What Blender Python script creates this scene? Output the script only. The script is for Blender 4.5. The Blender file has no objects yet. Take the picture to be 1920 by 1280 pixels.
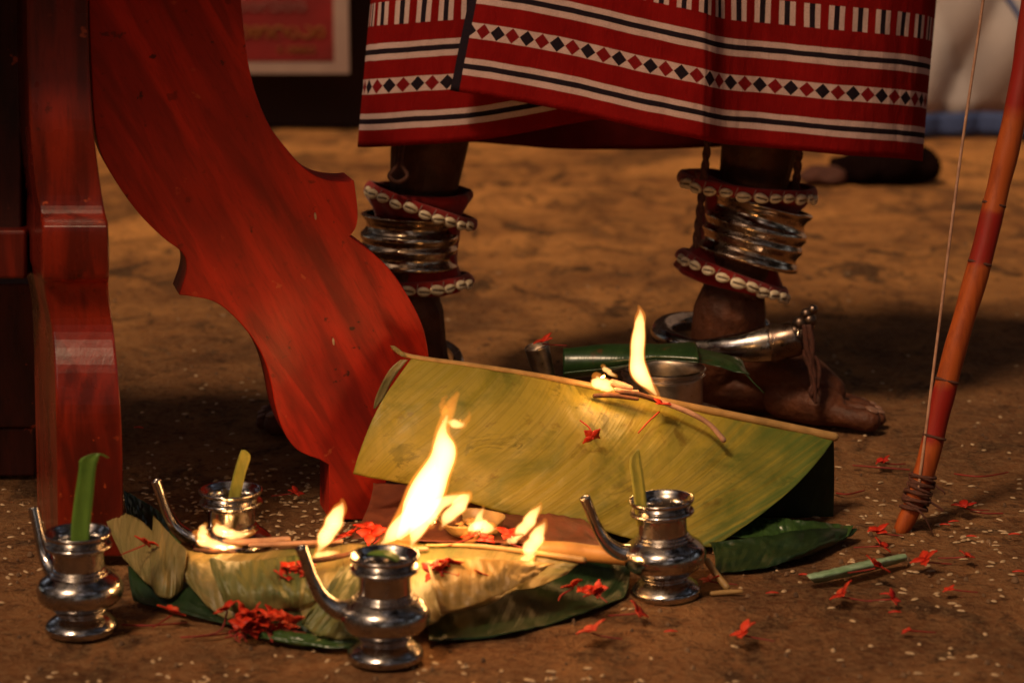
import bpy, bmesh, math, random
from mathutils import Vector, Matrix, noise
R = math.radians
random.seed(11)
sc = bpy.context.scene
C = sc.collection

# ------------------------------------------------------------------ camera
CH, PITCH, FPX = 0.77, R(12.44), 4533.0
cam = bpy.data.cameras.new('camera'); co = bpy.data.objects.new('camera', cam); C.objects.link(co)
co.location = (0, 0, CH); co.rotation_euler = (R(90) - PITCH, 0, 0)
cam.sensor_width = 36; cam.lens = 85.0; cam.clip_start = 0.05; cam.clip_end = 200
cam.dof.use_dof = True; cam.dof.focus_distance = 2.68; cam.dof.aperture_fstop = 5.0
sc.camera = co

# ------------------------------------------------------------------ world, sun, exposure
SUN_EL, SUN_AZ = R(54), R(-36)          # over the photographer's left shoulder
w = bpy.data.worlds.new('World'); sc.world = w; w.use_nodes = True
wn = w.node_tree; wn.nodes.clear()
sky = wn.nodes.new('ShaderNodeTexSky'); sky.sky_type = 'NISHITA'; sky.sun_disc = False
sky.sun_elevation = SUN_EL; sky.sun_rotation = R(180) - SUN_AZ
sky.air_density = 1.0; sky.dust_density = 4.0
bgn = wn.nodes.new('ShaderNodeBackground'); wo = wn.nodes.new('ShaderNodeOutputWorld')
# invented noise mask dims most of the sky, for dark reflections with bright gaps
tc = wn.nodes.new('ShaderNodeTexCoord'); nz = wn.nodes.new('ShaderNodeTexNoise')
nz.inputs['Scale'].default_value = 3.2; nz.inputs['Detail'].default_value = 3
wn.links.new(tc.outputs['Generated'], nz.inputs['Vector'])
rp = wn.nodes.new('ShaderNodeValToRGB'); wn.links.new(nz.outputs['Fac'], rp.inputs['Fac'])
rp.color_ramp.elements[0].position = 0.50; rp.color_ramp.elements[0].color = (.06, .034, .018, 1)
rp.color_ramp.elements[1].position = 0.60; rp.color_ramp.elements[1].color = (1.0, .80, .62, 1)
mx = wn.nodes.new('ShaderNodeMix'); mx.data_type = 'RGBA'; mx.blend_type = 'MULTIPLY'; mx.inputs[0].default_value = 1
wn.links.new(sky.outputs['Color'], mx.inputs[6]); wn.links.new(rp.outputs['Color'], mx.inputs[7])
# added bright spots in the sky, put in to give the pots sharp highlights
nz2 = wn.nodes.new('ShaderNodeTexNoise'); nz2.inputs['Scale'].default_value = 5.0; nz2.inputs['Detail'].default_value = 1
wn.links.new(tc.outputs['Generated'], nz2.inputs['Vector'])
mr = wn.nodes.new('ShaderNodeMapRange'); mr.inputs['From Min'].default_value = .60; mr.inputs['From Max'].default_value = .66
mr.inputs['To Min'].default_value = 1; mr.inputs['To Max'].default_value = 11; wn.links.new(nz2.outputs['Fac'], mr.inputs['Value'])
vs = wn.nodes.new('ShaderNodeVectorMath'); vs.operation = 'SCALE'; wn.links.new(mx.outputs[2], vs.inputs[0]); wn.links.new(mr.outputs[0], vs.inputs['Scale'])
wn.links.new(vs.outputs[0], bgn.inputs['Color']); bgn.inputs['Strength'].default_value = 0.05
wn.links.new(bgn.outputs[0], wo.inputs[0])

sl = bpy.data.lights.new('sun', 'SUN'); so = bpy.data.objects.new('sun', sl); C.objects.link(so)
sl.energy = 2.3; sl.angle = R(10); sl.color = (1.0, .70, .42)
sdir = Vector((math.sin(SUN_AZ) * math.cos(SUN_EL), -math.cos(SUN_AZ) * math.cos(SUN_EL), math.sin(SUN_EL)))
so.rotation_euler = sdir.to_track_quat('Z', 'Y').to_euler()
sc.view_settings.view_transform = 'Standard'; sc.view_settings.look = 'None'
sc.view_settings.exposure = 0.0; sc.view_settings.gamma = 1.0

# ------------------------------------------------------------------ helpers
FW = Vector((0, math.cos(PITCH), -math.sin(PITCH))); UP = Vector((0, math.sin(PITCH), math.cos(PITCH)))
CAM = Vector((0, 0, CH))
def ray(px, py): return Vector(((px - 960) / FPX, 0, 0)) + UP * ((640 - py) / FPX) + FW
def P(px, py, Y):
    d = ray(px, py); return CAM + d * (Y / d.y)
def G(px, py, z=0.0):
    d = ray(px, py); return CAM + d * ((z - CH) / d.z)
def onplane(px, py, p0, n):
    d = ray(px, py); return CAM + d * ((p0 - CAM).dot(n) / d.dot(n))

def catmull(pts, n):
    """n samples along a smooth curve through pts (tuples of any length)"""
    m = len(pts); out = []
    for i in range(n):
        t = i / (n - 1) * (m - 1); k = min(int(t), m - 2); f = t - k
        p0 = pts[max(k-1, 0)]; p1 = pts[k]; p2 = pts[k+1]; p3 = pts[min(k+2, m-1)]
        out.append(tuple(.5*((2*b)+(-a+c)*f+(2*a-5*b+4*c-d)*f*f+(-a+3*b-3*c+d)*f**3) for a, b, c, d in zip(p0, p1, p2, p3)))
    return out

def empty(name, loc, rz=0, label=None, cat=None, group=None, kind=None):
    o = bpy.data.objects.new(name, None); C.objects.link(o); o.location = loc; o.rotation_euler = (0, 0, rz)
    o.empty_display_size = .02
    return tag(o, label, cat, group, kind)
def tag(o, label=None, cat=None, group=None, kind=None):
    if label: o['label'] = label
    if cat: o['category'] = cat
    if group: o['group'] = group
    if kind: o['kind'] = kind
    return o
def mk(name, vf, mat, parent=None, smooth=True, uv=None, local=False, thick=None, sub=0, origin=None, bevel=None):
    v, f = vf[0], vf[1]
    if len(vf) > 2 and uv is None: uv = vf[2]
    off = Vector((0, 0, 0))
    if not local:
        if parent:
            q = parent
            while q: off += q.location; q = q.parent
        elif origin is not None: off = Vector(origin)
        else:
            off = sum((Vector(a) for a in v), Vector()) / max(1, len(v))
            off.z = min(a[2] for a in v)
    me = bpy.data.meshes.new(name); me.from_pydata([tuple(Vector(a) - off) for a in v], [], f)
    if uv:
        l = me.uv_layers.new(name='UVMap')
        for p in me.polygons:
            for li in p.loop_indices: l.data[li].uv = uv[me.loops[li].vertex_index]
    me.validate(); me.update()
    for p in me.polygons: p.use_smooth = smooth
    if mat: me.materials.append(mat)
    o = bpy.data.objects.new(name, me); C.objects.link(o)
    if parent: o.parent = parent
    elif not local: o.location = off
    if bevel:
        b = o.modifiers.new('bevel', 'BEVEL'); b.width = bevel; b.segments = 3; b.limit_method = 'ANGLE'; b.angle_limit = R(40)
    if thick:
        s = o.modifiers.new('thick', 'SOLIDIFY'); s.thickness = thick; s.offset = 0
    if sub:
        s = o.modifiers.new('sub', 'SUBSURF'); s.levels = sub; s.render_levels = sub
    return o
def merge(*vfs):
    V, F = [], []
    for vf in vfs:
        n = len(V); V += list(vf[0]); F += [tuple(i + n for i in f) for f in vf[1]]
    return V, F
def xf(vf, M): return [M @ Vector(a) for a in vf[0]], vf[1]

def tube(pts, rad, seg=12, n=None, flat=1.0, ref=None, hollow=False):
    """tube through pts with radii; rounded ends"""
    pr = [tuple(p) + (r,) for p, r in zip(pts, rad)]
    if n: pr = catmull(pr, n)
    c = [Vector(p[:3]) for p in pr]; rr = [max(p[3], 1e-5) for p in pr]
    V, F = [], []; nrm = None; m = len(c)
    T = [(c[min(i+1, m-1)] - c[max(i-1, 0)]).normalized() for i in range(m)]
    def ring(ce, t, r):
        nonlocal nrm
        if nrm is None:
            a = Vector(ref) if ref else (Vector((0, 0, 1)) if abs(t.z) < .9 else Vector((1, 0, 0)))
            nrm = (a - t * a.dot(t)).normalized()
        else: nrm = (nrm - t * nrm.dot(t)).normalized()
        b = t.cross(nrm)
        for k in range(seg):
            a = 2 * math.pi * k / seg
            V.append(ce + nrm * (r * math.cos(a) * flat) + b * (r * math.sin(a)))
    caps = [(math.sin(a), math.cos(a)) for a in (R(30), R(60))]
    rings = 0
    for s_, c_ in caps: ring(c[0] - T[0] * rr[0] * c_, T[0], rr[0] * s_); rings += 1
    for i in range(m): ring(c[i], T[i], rr[i]); rings += 1
    if hollow:
        for q_, d_ in ((.97, .0004), (.84, .0002), (.80, -.001), (.78, -.010)): ring(c[-1] + T[-1] * d_, T[-1], rr[-1] * q_); rings += 1
    else:
        for s_, c_ in reversed(caps): ring(c[-1] + T[-1] * rr[-1] * c_, T[-1], rr[-1] * s_); rings += 1
    for i in range(rings - 1):
        for k in range(seg):
            a = i * seg + k; b = i * seg + (k + 1) % seg
            F.append((a, b, b + seg, a + seg))
    V.append(c[0] - T[0] * rr[0]); V.append(c[-1] + T[-1] * (-.010 if hollow else rr[-1]))
    L = len(V)
    for k in range(seg):
        F.append(((k + 1) % seg, k, L - 2))
        F.append(((rings - 1) * seg + k, (rings - 1) * seg + (k + 1) % seg, L - 1))
    return V, F
def lathe(prof, seg=48, wob=None):
    V, F = [], []
    for i, (r, z) in enumerate(prof):
        for k in range(seg):
            a = 2 * math.pi * k / seg; q = r * (1 + (wob(a, z) if wob else 0))
            V.append((q * math.cos(a), q * math.sin(a), z))
    for i in range(len(prof) - 1):
        for k in range(seg):
            a = i * seg + k; b = i * seg + (k + 1) % seg
            F.append((a, b, b + seg, a + seg))
    return V, F
def prof(pts, n): return [(max(a, 0), b) for a, b in catmull(pts, n)]
def grid(fn, nu, nv):
    V, F, U = [], [], []
    for j in range(nv + 1):
        for i in range(nu + 1):
            p, uv = fn(i / nu, j / nv); V.append(p); U.append(uv)
    for j in range(nv):
        for i in range(nu):
            a = j * (nu + 1) + i; F.append((a, a + 1, a + nu + 2, a + nu + 1))
    return V, F, U
def slab(front, back):
    """solid between two matching outlines"""
    n = len(front); V = list(front) + list(back)
    F = [tuple(range(n)), tuple(range(2*n - 1, n - 1, -1))]
    for i in range(n):
        j = (i + 1) % n; F.append((i, i + n, j + n, j))
    return V, F
def box(x0, x1, y0, y1, z0, z1):
    return slab([Vector((x0, y0, z0)), Vector((x1, y0, z0)), Vector((x1, y0, z1)), Vector((x0, y0, z1))],
                [Vector((x0, y1, z0)), Vector((x1, y1, z0)), Vector((x1, y1, z1)), Vector((x0, y1, z1))])
def remeshed(vf, voxel, it=6):
    me = bpy.data.meshes.new('tmp'); me.from_pydata([tuple(a) for a in vf[0]], [], vf[1])
    o = bpy.data.objects.new('tmp', me); C.objects.link(o)
    m = o.modifiers.new('r', 'REMESH'); m.mode = 'VOXEL'; m.voxel_size = voxel
    s = o.modifiers.new('s', 'SMOOTH'); s.factor = .6; s.iterations = it
    dg = bpy.context.evaluated_depsgraph_get(); ev = o.evaluated_get(dg); em = ev.to_mesh()
    V = [v.co.copy() for v in em.vertices]; F = [tuple(p.vertices) for p in em.polygons]
    ev.to_mesh_clear(); bpy.data.objects.remove(o); bpy.data.meshes.remove(me)
    return V, F
def nse(p, s=1.0): return noise.noise(Vector(p) * s)

# ------------------------------------------------------------------ material kit
class N:
    def __init__(s, name):
        s.m = bpy.data.materials.new(name); s.m.use_nodes = True; s.t = s.m.node_tree; s.t.nodes.clear()
        s.out = s.t.nodes.new('ShaderNodeOutputMaterial')
    def n(s, typ, **kw):
        x = s.t.nodes.new('ShaderNode' + typ)
        for k, v in kw.items(): setattr(x, k, v)
        return x
    def put(s, sock, v):
        if isinstance(v, bpy.types.NodeSocket): s.t.links.new(v, sock)
        elif isinstance(v, (tuple, list)) and len(v) == 3 and sock.type == 'RGBA': sock.default_value = (*v, 1)
        else: sock.default_value = v
    def co(s, kind='Object', scale=(1, 1, 1), rot=(0, 0, 0)):
        c = s.n('TexCoord'); m = s.n('Mapping'); src = c.outputs[kind]
        if any(rot):
            m0 = s.n('Mapping'); s.put(m0.inputs['Vector'], src); m0.inputs['Rotation'].default_value = rot; src = m0.outputs[0]
        s.put(m.inputs['Vector'], src); m.inputs['Scale'].default_value = scale; return m.outputs[0]
    def noise(s, vec, scale, detail=4, rough=.55, dist=0):
        x = s.n('TexNoise'); s.put(x.inputs['Vector'], vec); x.inputs['Scale'].default_value = scale
        x.inputs['Detail'].default_value = detail; x.inputs['Roughness'].default_value = rough
        x.inputs['Distortion'].default_value = dist; return x.outputs['Fac']
    def ramp(s, fac, stops, interp='LINEAR'):
        x = s.n('ValToRGB'); s.put(x.inputs['Fac'], fac); e = x.color_ramp.elements; x.color_ramp.interpolation = interp
        while len(e) < len(stops): e.new(.5)
        for k, (p, c) in enumerate(stops):
            e[k].position = p; e[k].color = (*c, 1) if isinstance(c, (tuple, list)) else (c, c, c, 1)
        return x.outputs['Color']
    def mix(s, fac, a, b, mode='MIX'):
        x = s.n('Mix', data_type='RGBA', blend_type=mode); s.put(x.inputs[0], fac); s.put(x.inputs[6], a); s.put(x.inputs[7], b)
        return x.outputs[2]
    def math(s, op, a, b=0.0, c=0.0):
        x = s.n('Math', operation=op); s.put(x.inputs[0], a); s.put(x.inputs[1], b); s.put(x.inputs[2], c); return x.outputs[0]
    def bump(s, h, strength=.3, dist=.002):
        x = s.n('Bump'); s.put(x.inputs['Height'], h); x.inputs['Strength'].default_value = strength
        x.inputs['Distance'].default_value = dist; return x.outputs[0]
    def bsdf(s, col, rough=.5, metal=0, normal=None, spec=None, coat=0, coatr=.1, sheen=0, sss=0):
        b = s.n('BsdfPrincipled'); s.put(b.inputs['Base Color'], col); s.put(b.inputs['Roughness'], rough)
        b.inputs['Metallic'].default_value = metal
        if normal is not None: s.put(b.inputs['Normal'], normal)
        if spec is not None: s.put(b.inputs['Specular IOR Level'], spec)
        b.inputs['Coat Weight'].default_value = coat; b.inputs['Coat Roughness'].default_value = coatr
        b.inputs['Sheen Weight'].default_value = sheen
        return b.outputs[0]
    def done(s, sh, vol=None):
        s.t.links.new(sh, s.out.inputs['Surface'])
        if vol: s.t.links.new(vol, s.out.inputs['Volume'])
        return s.m

def m_simple(name, c1, c2, scale=40, rough=.6, bump=.2, bd=.001, spec=.4, sheen=0, metal=0, coat=0, kind='Object'):
    k = N(name); v = k.co(kind); f = k.noise(v, scale, 5)
    col = k.mix(k.ramp(f, [(.35, 0.0), (.65, 1.0)]), c1, c2)
    return k.done(k.bsdf(col, rough, metal, k.bump(k.noise(v, scale * 3, 4), bump, bd), spec, coat, sheen=sheen))

def m_ground():
    k = N('packed_earth'); v = k.co('Object')
    big = k.noise(v, 2.2, 5, .6, .4); mid = k.noise(v, 14, 6, .65, .3); fine = k.noise(v, 120, 6, .7)
    st = k.noise(k.co('Object', (1, .55, 1)), 11, 5, .65, .6)
    col = k.ramp(k.math('ADD', k.math('MULTIPLY', big, .55), k.math('MULTIPLY', mid, .45)),
                 [(.34, (.070, .027, .011)), (.50, (.17, .070, .026)), (.64, (.27, .125, .048))])
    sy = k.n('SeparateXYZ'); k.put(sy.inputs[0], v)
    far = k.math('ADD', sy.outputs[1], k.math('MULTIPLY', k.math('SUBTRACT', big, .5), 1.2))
    col = k.mix(k.ramp(k.math('MULTIPLY', k.math('SUBTRACT', far, 2.2), .4), [(.35, 0.0), (1.0, 1.0)]), col, k.ramp(k.math('ADD', k.math('MULTIPLY', mid, .4), k.math('MULTIPLY', big, .6)), [(.38, (.21, .074, .021)), (.58, (.64, .275, .075))]))  # ground painted lighter and golden with distance, standing in for brighter light there
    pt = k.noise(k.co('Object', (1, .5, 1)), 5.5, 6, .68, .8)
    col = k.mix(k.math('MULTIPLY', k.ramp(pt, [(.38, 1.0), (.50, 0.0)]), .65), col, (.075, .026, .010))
    col = k.mix(k.ramp(st, [(.37, .9), (.45, 0.0)]), col, (.045, .018, .008))
    col = k.mix(k.math('MULTIPLY', k.ramp(fine, [(.40, 0.0), (.68, 1.0)]), .45), col, (.30, .18, .09))
    vor = k.n('TexVoronoi'); k.put(vor.inputs['Vector'], v); vor.inputs['Scale'].default_value = 55
    col = k.mix(k.ramp(vor.outputs['Distance'], [(.06, .8), (.15, 0.0)]), col, (.035, .018, .010))
    clod = k.noise(v, 42, 5, .7, .4)
    h = k.math('ADD', k.math('MULTIPLY', mid, 1.1), k.math('ADD', k.math('MULTIPLY', clod, .9), k.math('MULTIPLY', fine, .45)))
    col = k.mix(k.ramp(clod, [(.34, .75), (.44, 0.0)]), col, (.050, .021, .010))
    return k.done(k.bsdf(col, .9, 0, k.bump(h, 1.0, .011), .12))
def m_wood(name, ca, cb, grain_scale=(9, 9, 1.1), rough=.34, rot=(0, 0, 0), coat=.35, streak=.75):
    k = N(name); v = k.co('Object', grain_scale, rot)
    g = k.noise(v, 2.6, 4, .5, 1.0); g2 = k.noise(k.co('Object', tuple(a * 5 for a in grain_scale), rot), 7, 5, .65, .5)
    sw = k.noise(k.co('Object', tuple(a * 1.3 for a in grain_scale), rot), 4.2, 3, .5, .6)
    big = k.noise(k.co('Object'), 7, 4, .6)
    col = k.mix(k.ramp(g, [(.38, 0.0), (.60, 1.0)]), ca, cb)
    col = k.mix(k.math('MULTIPLY', k.ramp(sw, [(.50, 0.0), (.66, 1.0)]), streak), col, tuple(x * .50 for x in ca))
    col = k.mix(k.math('MULTIPLY', k.ramp(g2, [(.48, 0.0), (.74, 1.0)]), .5), col, tuple(x * .5 for x in ca))
    sp = k.noise(k.co('Object'), 75, 3, .5); sp2 = k.noise(k.co('Object'), 9, 3, .6)
    wear = k.math('MULTIPLY', k.ramp(sp, [(.66, 0.0), (.72, .8)]), k.ramp(sp2, [(.50, 0.0), (.60, 1.0)]))
    col = k.mix(wear, col, (.42, .07, .02))
    pit = k.math('MULTIPLY', k.ramp(sp, [(.29, .85), (.34, 0.0)]), k.ramp(sp2, [(.42, 1.0), (.55, 0.2)]))
    col = k.mix(pit, col, (.025, .004, .002))
    r = k.ramp(big, [(.35, rough - .08), (.65, rough + .18)])
    h = k.math('ADD', k.math('MULTIPLY', g2, .4), k.math('ADD', k.math('MULTIPLY', big, .8), k.math('MULTIPLY', sp, .35)))
    return k.done(k.bsdf(col, r, 0, k.bump(h, .30, .002), .28, coat, .25))
def m_metal(name, col, rough=.13):
    k = N(name); v = k.co('Object'); f = k.noise(v, 60, 5, .6); oi = k.n('ObjectInfo')
    vm = k.n('VectorMath', operation='ADD'); k.put(vm.inputs[0], v); k.put(vm.inputs[1], k.math('MULTIPLY', oi.outputs['Random'], 3.0)); v2 = vm.outputs[0]
    sm = k.noise(v2, 28, 5, .65, .6); scr = k.noise(k.co('Object', (1, 1, 9)), 70, 4, .7)
    c = k.mix(k.ramp(f, [(.35, 0.0), (.7, 1.0)]), col, tuple(x * .70 for x in col))
    c = k.mix(k.math('MULTIPLY', k.ramp(sm, [(.52, 0.0), (.66, 1.0)]), .7), c, tuple(x * y for x, y in zip(col, (.36, .28, .22))))
    r = k.math('ADD', k.ramp(k.noise(v, 130, 4), [(.3, rough), (.75, rough + .12)]), k.math('MULTIPLY', k.ramp(sm, [(.45, 0.0), (.70, 1.0)]), .22))
    h = k.math('ADD', k.noise(v2, 26, 3), k.math('MULTIPLY', scr, .12))
    return k.done(k.bsdf(c, r, 1, k.bump(h, .22, .0016)))
def m_leaf(name, base, dark, vein, stain, trans=.3, rough=.45, vs=1.0, slant=.35, gloss=.4, endgreen=False):
    k = N(name); uv = k.n('UVMap'); s = k.n('SeparateXYZ'); k.put(s.inputs[0], uv.outputs[0])
    u, vv = s.outputs[0], s.outputs[1]
    t = k.math('ADD', u, k.math('MULTIPLY', vv, slant))
    cb = k.n('CombineXYZ'); k.put(cb.inputs[0], t); k.put(cb.inputs[1], k.math('MULTIPLY', vv, .02))
    vein1 = k.noise(cb.outputs[0], 260 * vs, 3, .6); vein2 = k.noise(cb.outputs[0], 60 * vs, 4, .6)
    pat3 = k.noise(uv.outputs[0], 7, 4, .6)
    pat = k.noise(uv.outputs[0], 13, 5, .62, .5); pat2 = k.noise(uv.outputs[0], 38, 5, .6, .3)
    col = k.mix(k.ramp(vein2, [(.35, 0.0), (.65, 1.0)]), base, vein)
    col = k.mix(k.math('MULTIPLY', k.ramp(pat, [(.46, 0.0), (.66, 1.0)]), .8), col, dark)
    col = k.mix(k.math('MULTIPLY', k.ramp(vein1, [(.50, 0.0), (.62, 1.0)]), .35), col, tuple(x * .55 for x in base))
    col = k.mix(k.math('MULTIPLY', k.ramp(pat2, [(.60, 0.0), (.70, 1.0)]), .6), col, stain)
    if endgreen:
        blo = k.math('MULTIPLY', k.ramp(k.noise(uv.outputs[0], 24, 6, .7, .8), [(.55, 0.0), (.62, .8)]), k.ramp(pat3, [(.45, 0.0), (.58, 1.0)]))
        col = k.mix(blo, col, (.10, .085, .010))
        eg = k.math('ADD', k.math('ADD', u, k.math('MULTIPLY', vv, -.25)), k.math('MULTIPLY', k.math('SUBTRACT', vein2, .5), .35))
        col = k.mix(k.ramp(eg, [(.36, 0.0), (.47, .85)]), col, (.06, .115, .022))
    nrm = k.bump(k.math('ADD', vein1, k.math('MULTIPLY', vein2, 2.0)), .35, .0012)
    b = k.bsdf(col, rough, 0, nrm, gloss)
    tr = k.n('BsdfTranslucent'); k.put(tr.inputs['Color'], col)
    mixs = k.n('MixShader'); mixs.inputs[0].default_value = trans
    k.t.links.new(b, mixs.inputs[1]); k.t.links.new(tr.outputs[0], mixs.inputs[2])
    return k.done(mixs.outputs[0])
def m_flame(name, sc_, al, vc, vs):
    k = N(name)
    em = k.n('Emission'); k.put(em.inputs['Color'], sc_); em.inputs['Strength'].default_value = 1.0
    tr = k.n('BsdfTransparent'); ms = k.n('MixShader'); ms.inputs[0].default_value = al
    k.t.links.new(tr.outputs[0], ms.inputs[1]); k.t.links.new(em.outputs[0], ms.inputs[2])
    ve = k.n('Emission'); k.put(ve.inputs['Color'], vc); ve.inputs['Strength'].default_value = vs
    return k.done(ms.outputs[0], ve.outputs[0])
def m_cloth():
    """red wrap cloth; UV is metres along the hem and up from it"""
    k = N('striped_red_cloth'); uv = k.n('UVMap'); s = k.n('SeparateXYZ'); k.put(s.inputs[0], uv.outputs[0])
    u, v = s.outputs[0], s.outputs[1]; px = 1 / 1530.
    wv = k.noise(uv.outputs[0], 30, 2); v = k.math('ADD', v, k.math('MULTIPLY', k.math('SUBTRACT', wv, .5), .0016))
    u = k.math('ADD', u, k.math('MULTIPLY', k.math('SUBTRACT', k.noise(uv.outputs[0], 21, 2), .5), .002))
    red, wht, blk, dred = (.22, .0055, .005), (.54, .375, .35), (.008, .010, .016), (.18, .008, .010)
    def band(a, b):
        return k.math('MULTIPLY', k.math('GREATER_THAN', v, a * px), k.math('LESS_THAN', v, b * px))
    def uband(x, a, b): return k.math('MULTIPLY', k.math('GREATER_THAN', x, a), k.math('LESS_THAN', x, b))
    rn = k.noise(k.co('UV', (1, 1, 1)), 16, 4)
    col = k.mix(k.ramp(rn, [(.35, 0.0), (.65, 1.0)]), red, tuple(x * .78 for x in red))
    for base in (33, 166, 402):
        col = k.mix(band(base, base + 32), col, wht)
        col = k.mix(band(base + 11.5, base + 21.5), col, blk)
    # lozenge border
    cell = 29.5 * px; a0, a1 = 102, 131
    cu = k.math('DIVIDE', u, cell); fu = k.math('FRACT', cu); fv = k.math('DIVIDE', k.math('SUBTRACT', v, a0 * px), (a1 - a0) * px)
    d = k.math('ADD', k.math('ABSOLUTE', k.math('SUBTRACT', fu, .5)), k.math('ABSOLUTE', k.math('SUBTRACT', fv, .5)))
    inside = k.math('LESS_THAN', d, .49); par = k.math('GREATER_THAN', k.math('FRACT', k.math('MULTIPLY', cu, .5)), .5)
    dia = k.mix(inside, wht, k.mix(par, blk, dred)); col = k.mix(band(a0, a1), col, dia)
    # upright bars
    q = k.math('FRACT', k.math('DIVIDE', u, 45 * px))
    bar = k.mix(uband(q, .17, .83), col, wht); bar = k.mix(uband(q, .39, .61), bar, blk)
    col = k.mix(band(232, 276), col, bar)
    col = k.mix(uband(u, -1, 18 * px), col, blk)
    # weave + quilting puckers
    wvec = k.co('UV', (1, 1, 1)); we = k.noise(k.co('UV', (900, 500, 1)), 1, 2)
    pk = k.noise(k.co('UV', (1, .25, 1)), 120, 3, .6, .6)
    col = k.mix(k.math('MULTIPLY', k.ramp(we, [(.4, 0.0), (.6, 1.0)]), .22), col, (.08, .01, .01))
    nrm = k.bump(k.math('ADD', k.math('MULTIPLY', we, .25), pk), .55, .0022)
    return k.done(k.bsdf(col, .9, 0, nrm, .04))

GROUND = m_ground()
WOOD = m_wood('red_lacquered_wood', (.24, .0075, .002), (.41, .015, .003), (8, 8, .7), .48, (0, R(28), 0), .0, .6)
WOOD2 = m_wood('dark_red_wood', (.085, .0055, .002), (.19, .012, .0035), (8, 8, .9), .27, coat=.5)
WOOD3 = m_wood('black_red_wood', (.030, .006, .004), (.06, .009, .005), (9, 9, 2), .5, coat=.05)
SILV = m_metal('polished_silver', (.48, .445, .43), .10)
SILVD = m_metal('tarnished_silver', (.58, .44, .32), .12)
STEEL = m_metal('worn_brass_steel', (.62, .50, .40), .27)
LEAFP = m_leaf('pale_banana_leaf', (.33, .25, .026), (.125, .135, .018), (.38, .285, .055), (.16, .085, .010), .22, .42, 1.5, .45, endgreen=True)
LEAFB = m_leaf('banana_leaf_green', (.028, .066, .016), (.012, .030, .009), (.045, .088, .022), (.12, .035, .012), .10, .30, gloss=.6)
LEAFG = m_leaf('dark_green_leaf', (.009, .024, .008), (.005, .012, .005), (.014, .032, .010), (.03, .022, .008), .05, .42, gloss=.3)
LEAFO = m_leaf('pale_folded_leaf', (.20, .155, .050), (.060, .095, .028), (.29, .20, .075), (.14, .075, .022), .2, .45)
LEAFR = m_leaf('rolled_dark_leaf', (.014, .040, .012), (.007, .018, .006), (.024, .055, .016), (.13, .028, .012), .06, .28, gloss=.6)
LEAFO2 = m_leaf('green_blotched_leaf', (.15, .155, .045), (.035, .075, .020), (.24, .20, .065), (.16, .09, .02), .2, .45, 1.4)
LEAFO3 = m_leaf('golden_leaf', (.33, .19, .050), (.19, .12, .03), (.42, .26, .08), (.13, .05, .014), .25, .45, 1.2)
STRIPG = m_leaf('green_strip', (.14, .26, .035), (.05, .14, .02), (.18, .30, .05), (.1, .15, .02), .35, .4)
STRIPY = m_leaf('yellow_strip', (.42, .38, .06), (.25, .27, .04), (.5, .42, .09), (.3, .25, .04), .35, .4)
RIB = m_simple('leaf_midrib', (.38, .22, .080), (.26, .15, .050), 60, .45, .2)
SPATHE = m_simple('brown_dry_sheath', (.20, .050, .020), (.11, .026, .012), 26, .55, .5, .002)
STALK = m_simple('orange_stalk', (.50, .25, .07), (.34, .15, .04), 30, .5, .3)
kp = N('red_petal'); oi = kp.n('ObjectInfo'); pf = kp.noise(kp.co('Object'), 150, 4)
pc = kp.mix(oi.outputs['Random'], (.60, .030, .008), (.38, .008, .006)); pc = kp.mix(kp.ramp(pf, [(.4, 0.0), (.65, 1.0)]), pc, (.62, .055, .015))
PETAL = kp.done(kp.bsdf(kp.mix(.25, pc, (.20, .004, .003)), .5, 0, kp.bump(pf, .4, .001), .3))
STEM = m_simple('dark_red_stem', (.26, .014, .008), (.16, .012, .008), 60, .6, .2)
TWIG = m_simple('pinkish_wick', (.36, .20, .13), (.24, .12, .075), 90, .8, .4)
CHAR = m_simple('charred_wick', (.035, .014, .008), (.12, .040, .015), 110, .85, .6)
RICE = m_simple('rice_grain', (.50, .34, .20), (.30, .19, .10), 260, .6, .1)
SKIN = m_simple('dark_skin', (.105, .032, .013), (.055, .017, .008), 34, .58, .9, .0034, .25)
NAIL = m_simple('toenail', (.24, .12, .08), (.18, .09, .06), 60, .35, .1)
REDW = m_simple('red_wrap', (.30, .012, .010), (.20, .009, .008), 50, .85, .5, .0015, .2, sheen=.2)
LINING = m_simple('lining_red', (.12, .007, .006), (.085, .006, .005), 30, .9, .4, .002, .1)
CORD = m_simple('dark_cord', (.05, .016, .010), (.09, .026, .014), 160, .8, .6)
CLOTH = m_cloth()
FLAME = m_flame('flame_glow', (1.0, .30, .03), .04, (1.0, .27, .03), 60); FCORE = m_flame('flame_core', (1.0, .6, .2), .02, (1.0, .60, .20), 230)
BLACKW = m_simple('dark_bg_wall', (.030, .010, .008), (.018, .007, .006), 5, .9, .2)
SHEET = m_simple('white_sheet', (.50, .43, .41), (.34, .30, .30), 3, .8, .2, .004)
BLUE = m_simple('blue_hem', (.045, .075, .20), (.035, .055, .15), 6, .8, .2)
SREED = m_simple('sign_red', (.22, .008, .008), (.14, .006, .006), 8, .6, .05)
SWHITE = m_simple('sign_white', (.36, .25, .21), (.30, .20, .17), 8, .6, .05)
SLET = m_simple('sign_pale_letters', (.26, .10, .085), (.20, .07, .06), 8, .6, .05)
SYEL = m_simple('sign_yellow', (.24, .085, .010), (.20, .07, .010), 8, .6, .05)
BUNDLE = m_simple('black_cloth', (.005, .002, .002), (.010, .004, .003), 12, 1.0, .4, .004, .02)
PEEL = m_simple('pale_peel', (.30, .42, .28), (.12, .22, .10), 45, .4, .5, .002)

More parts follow.
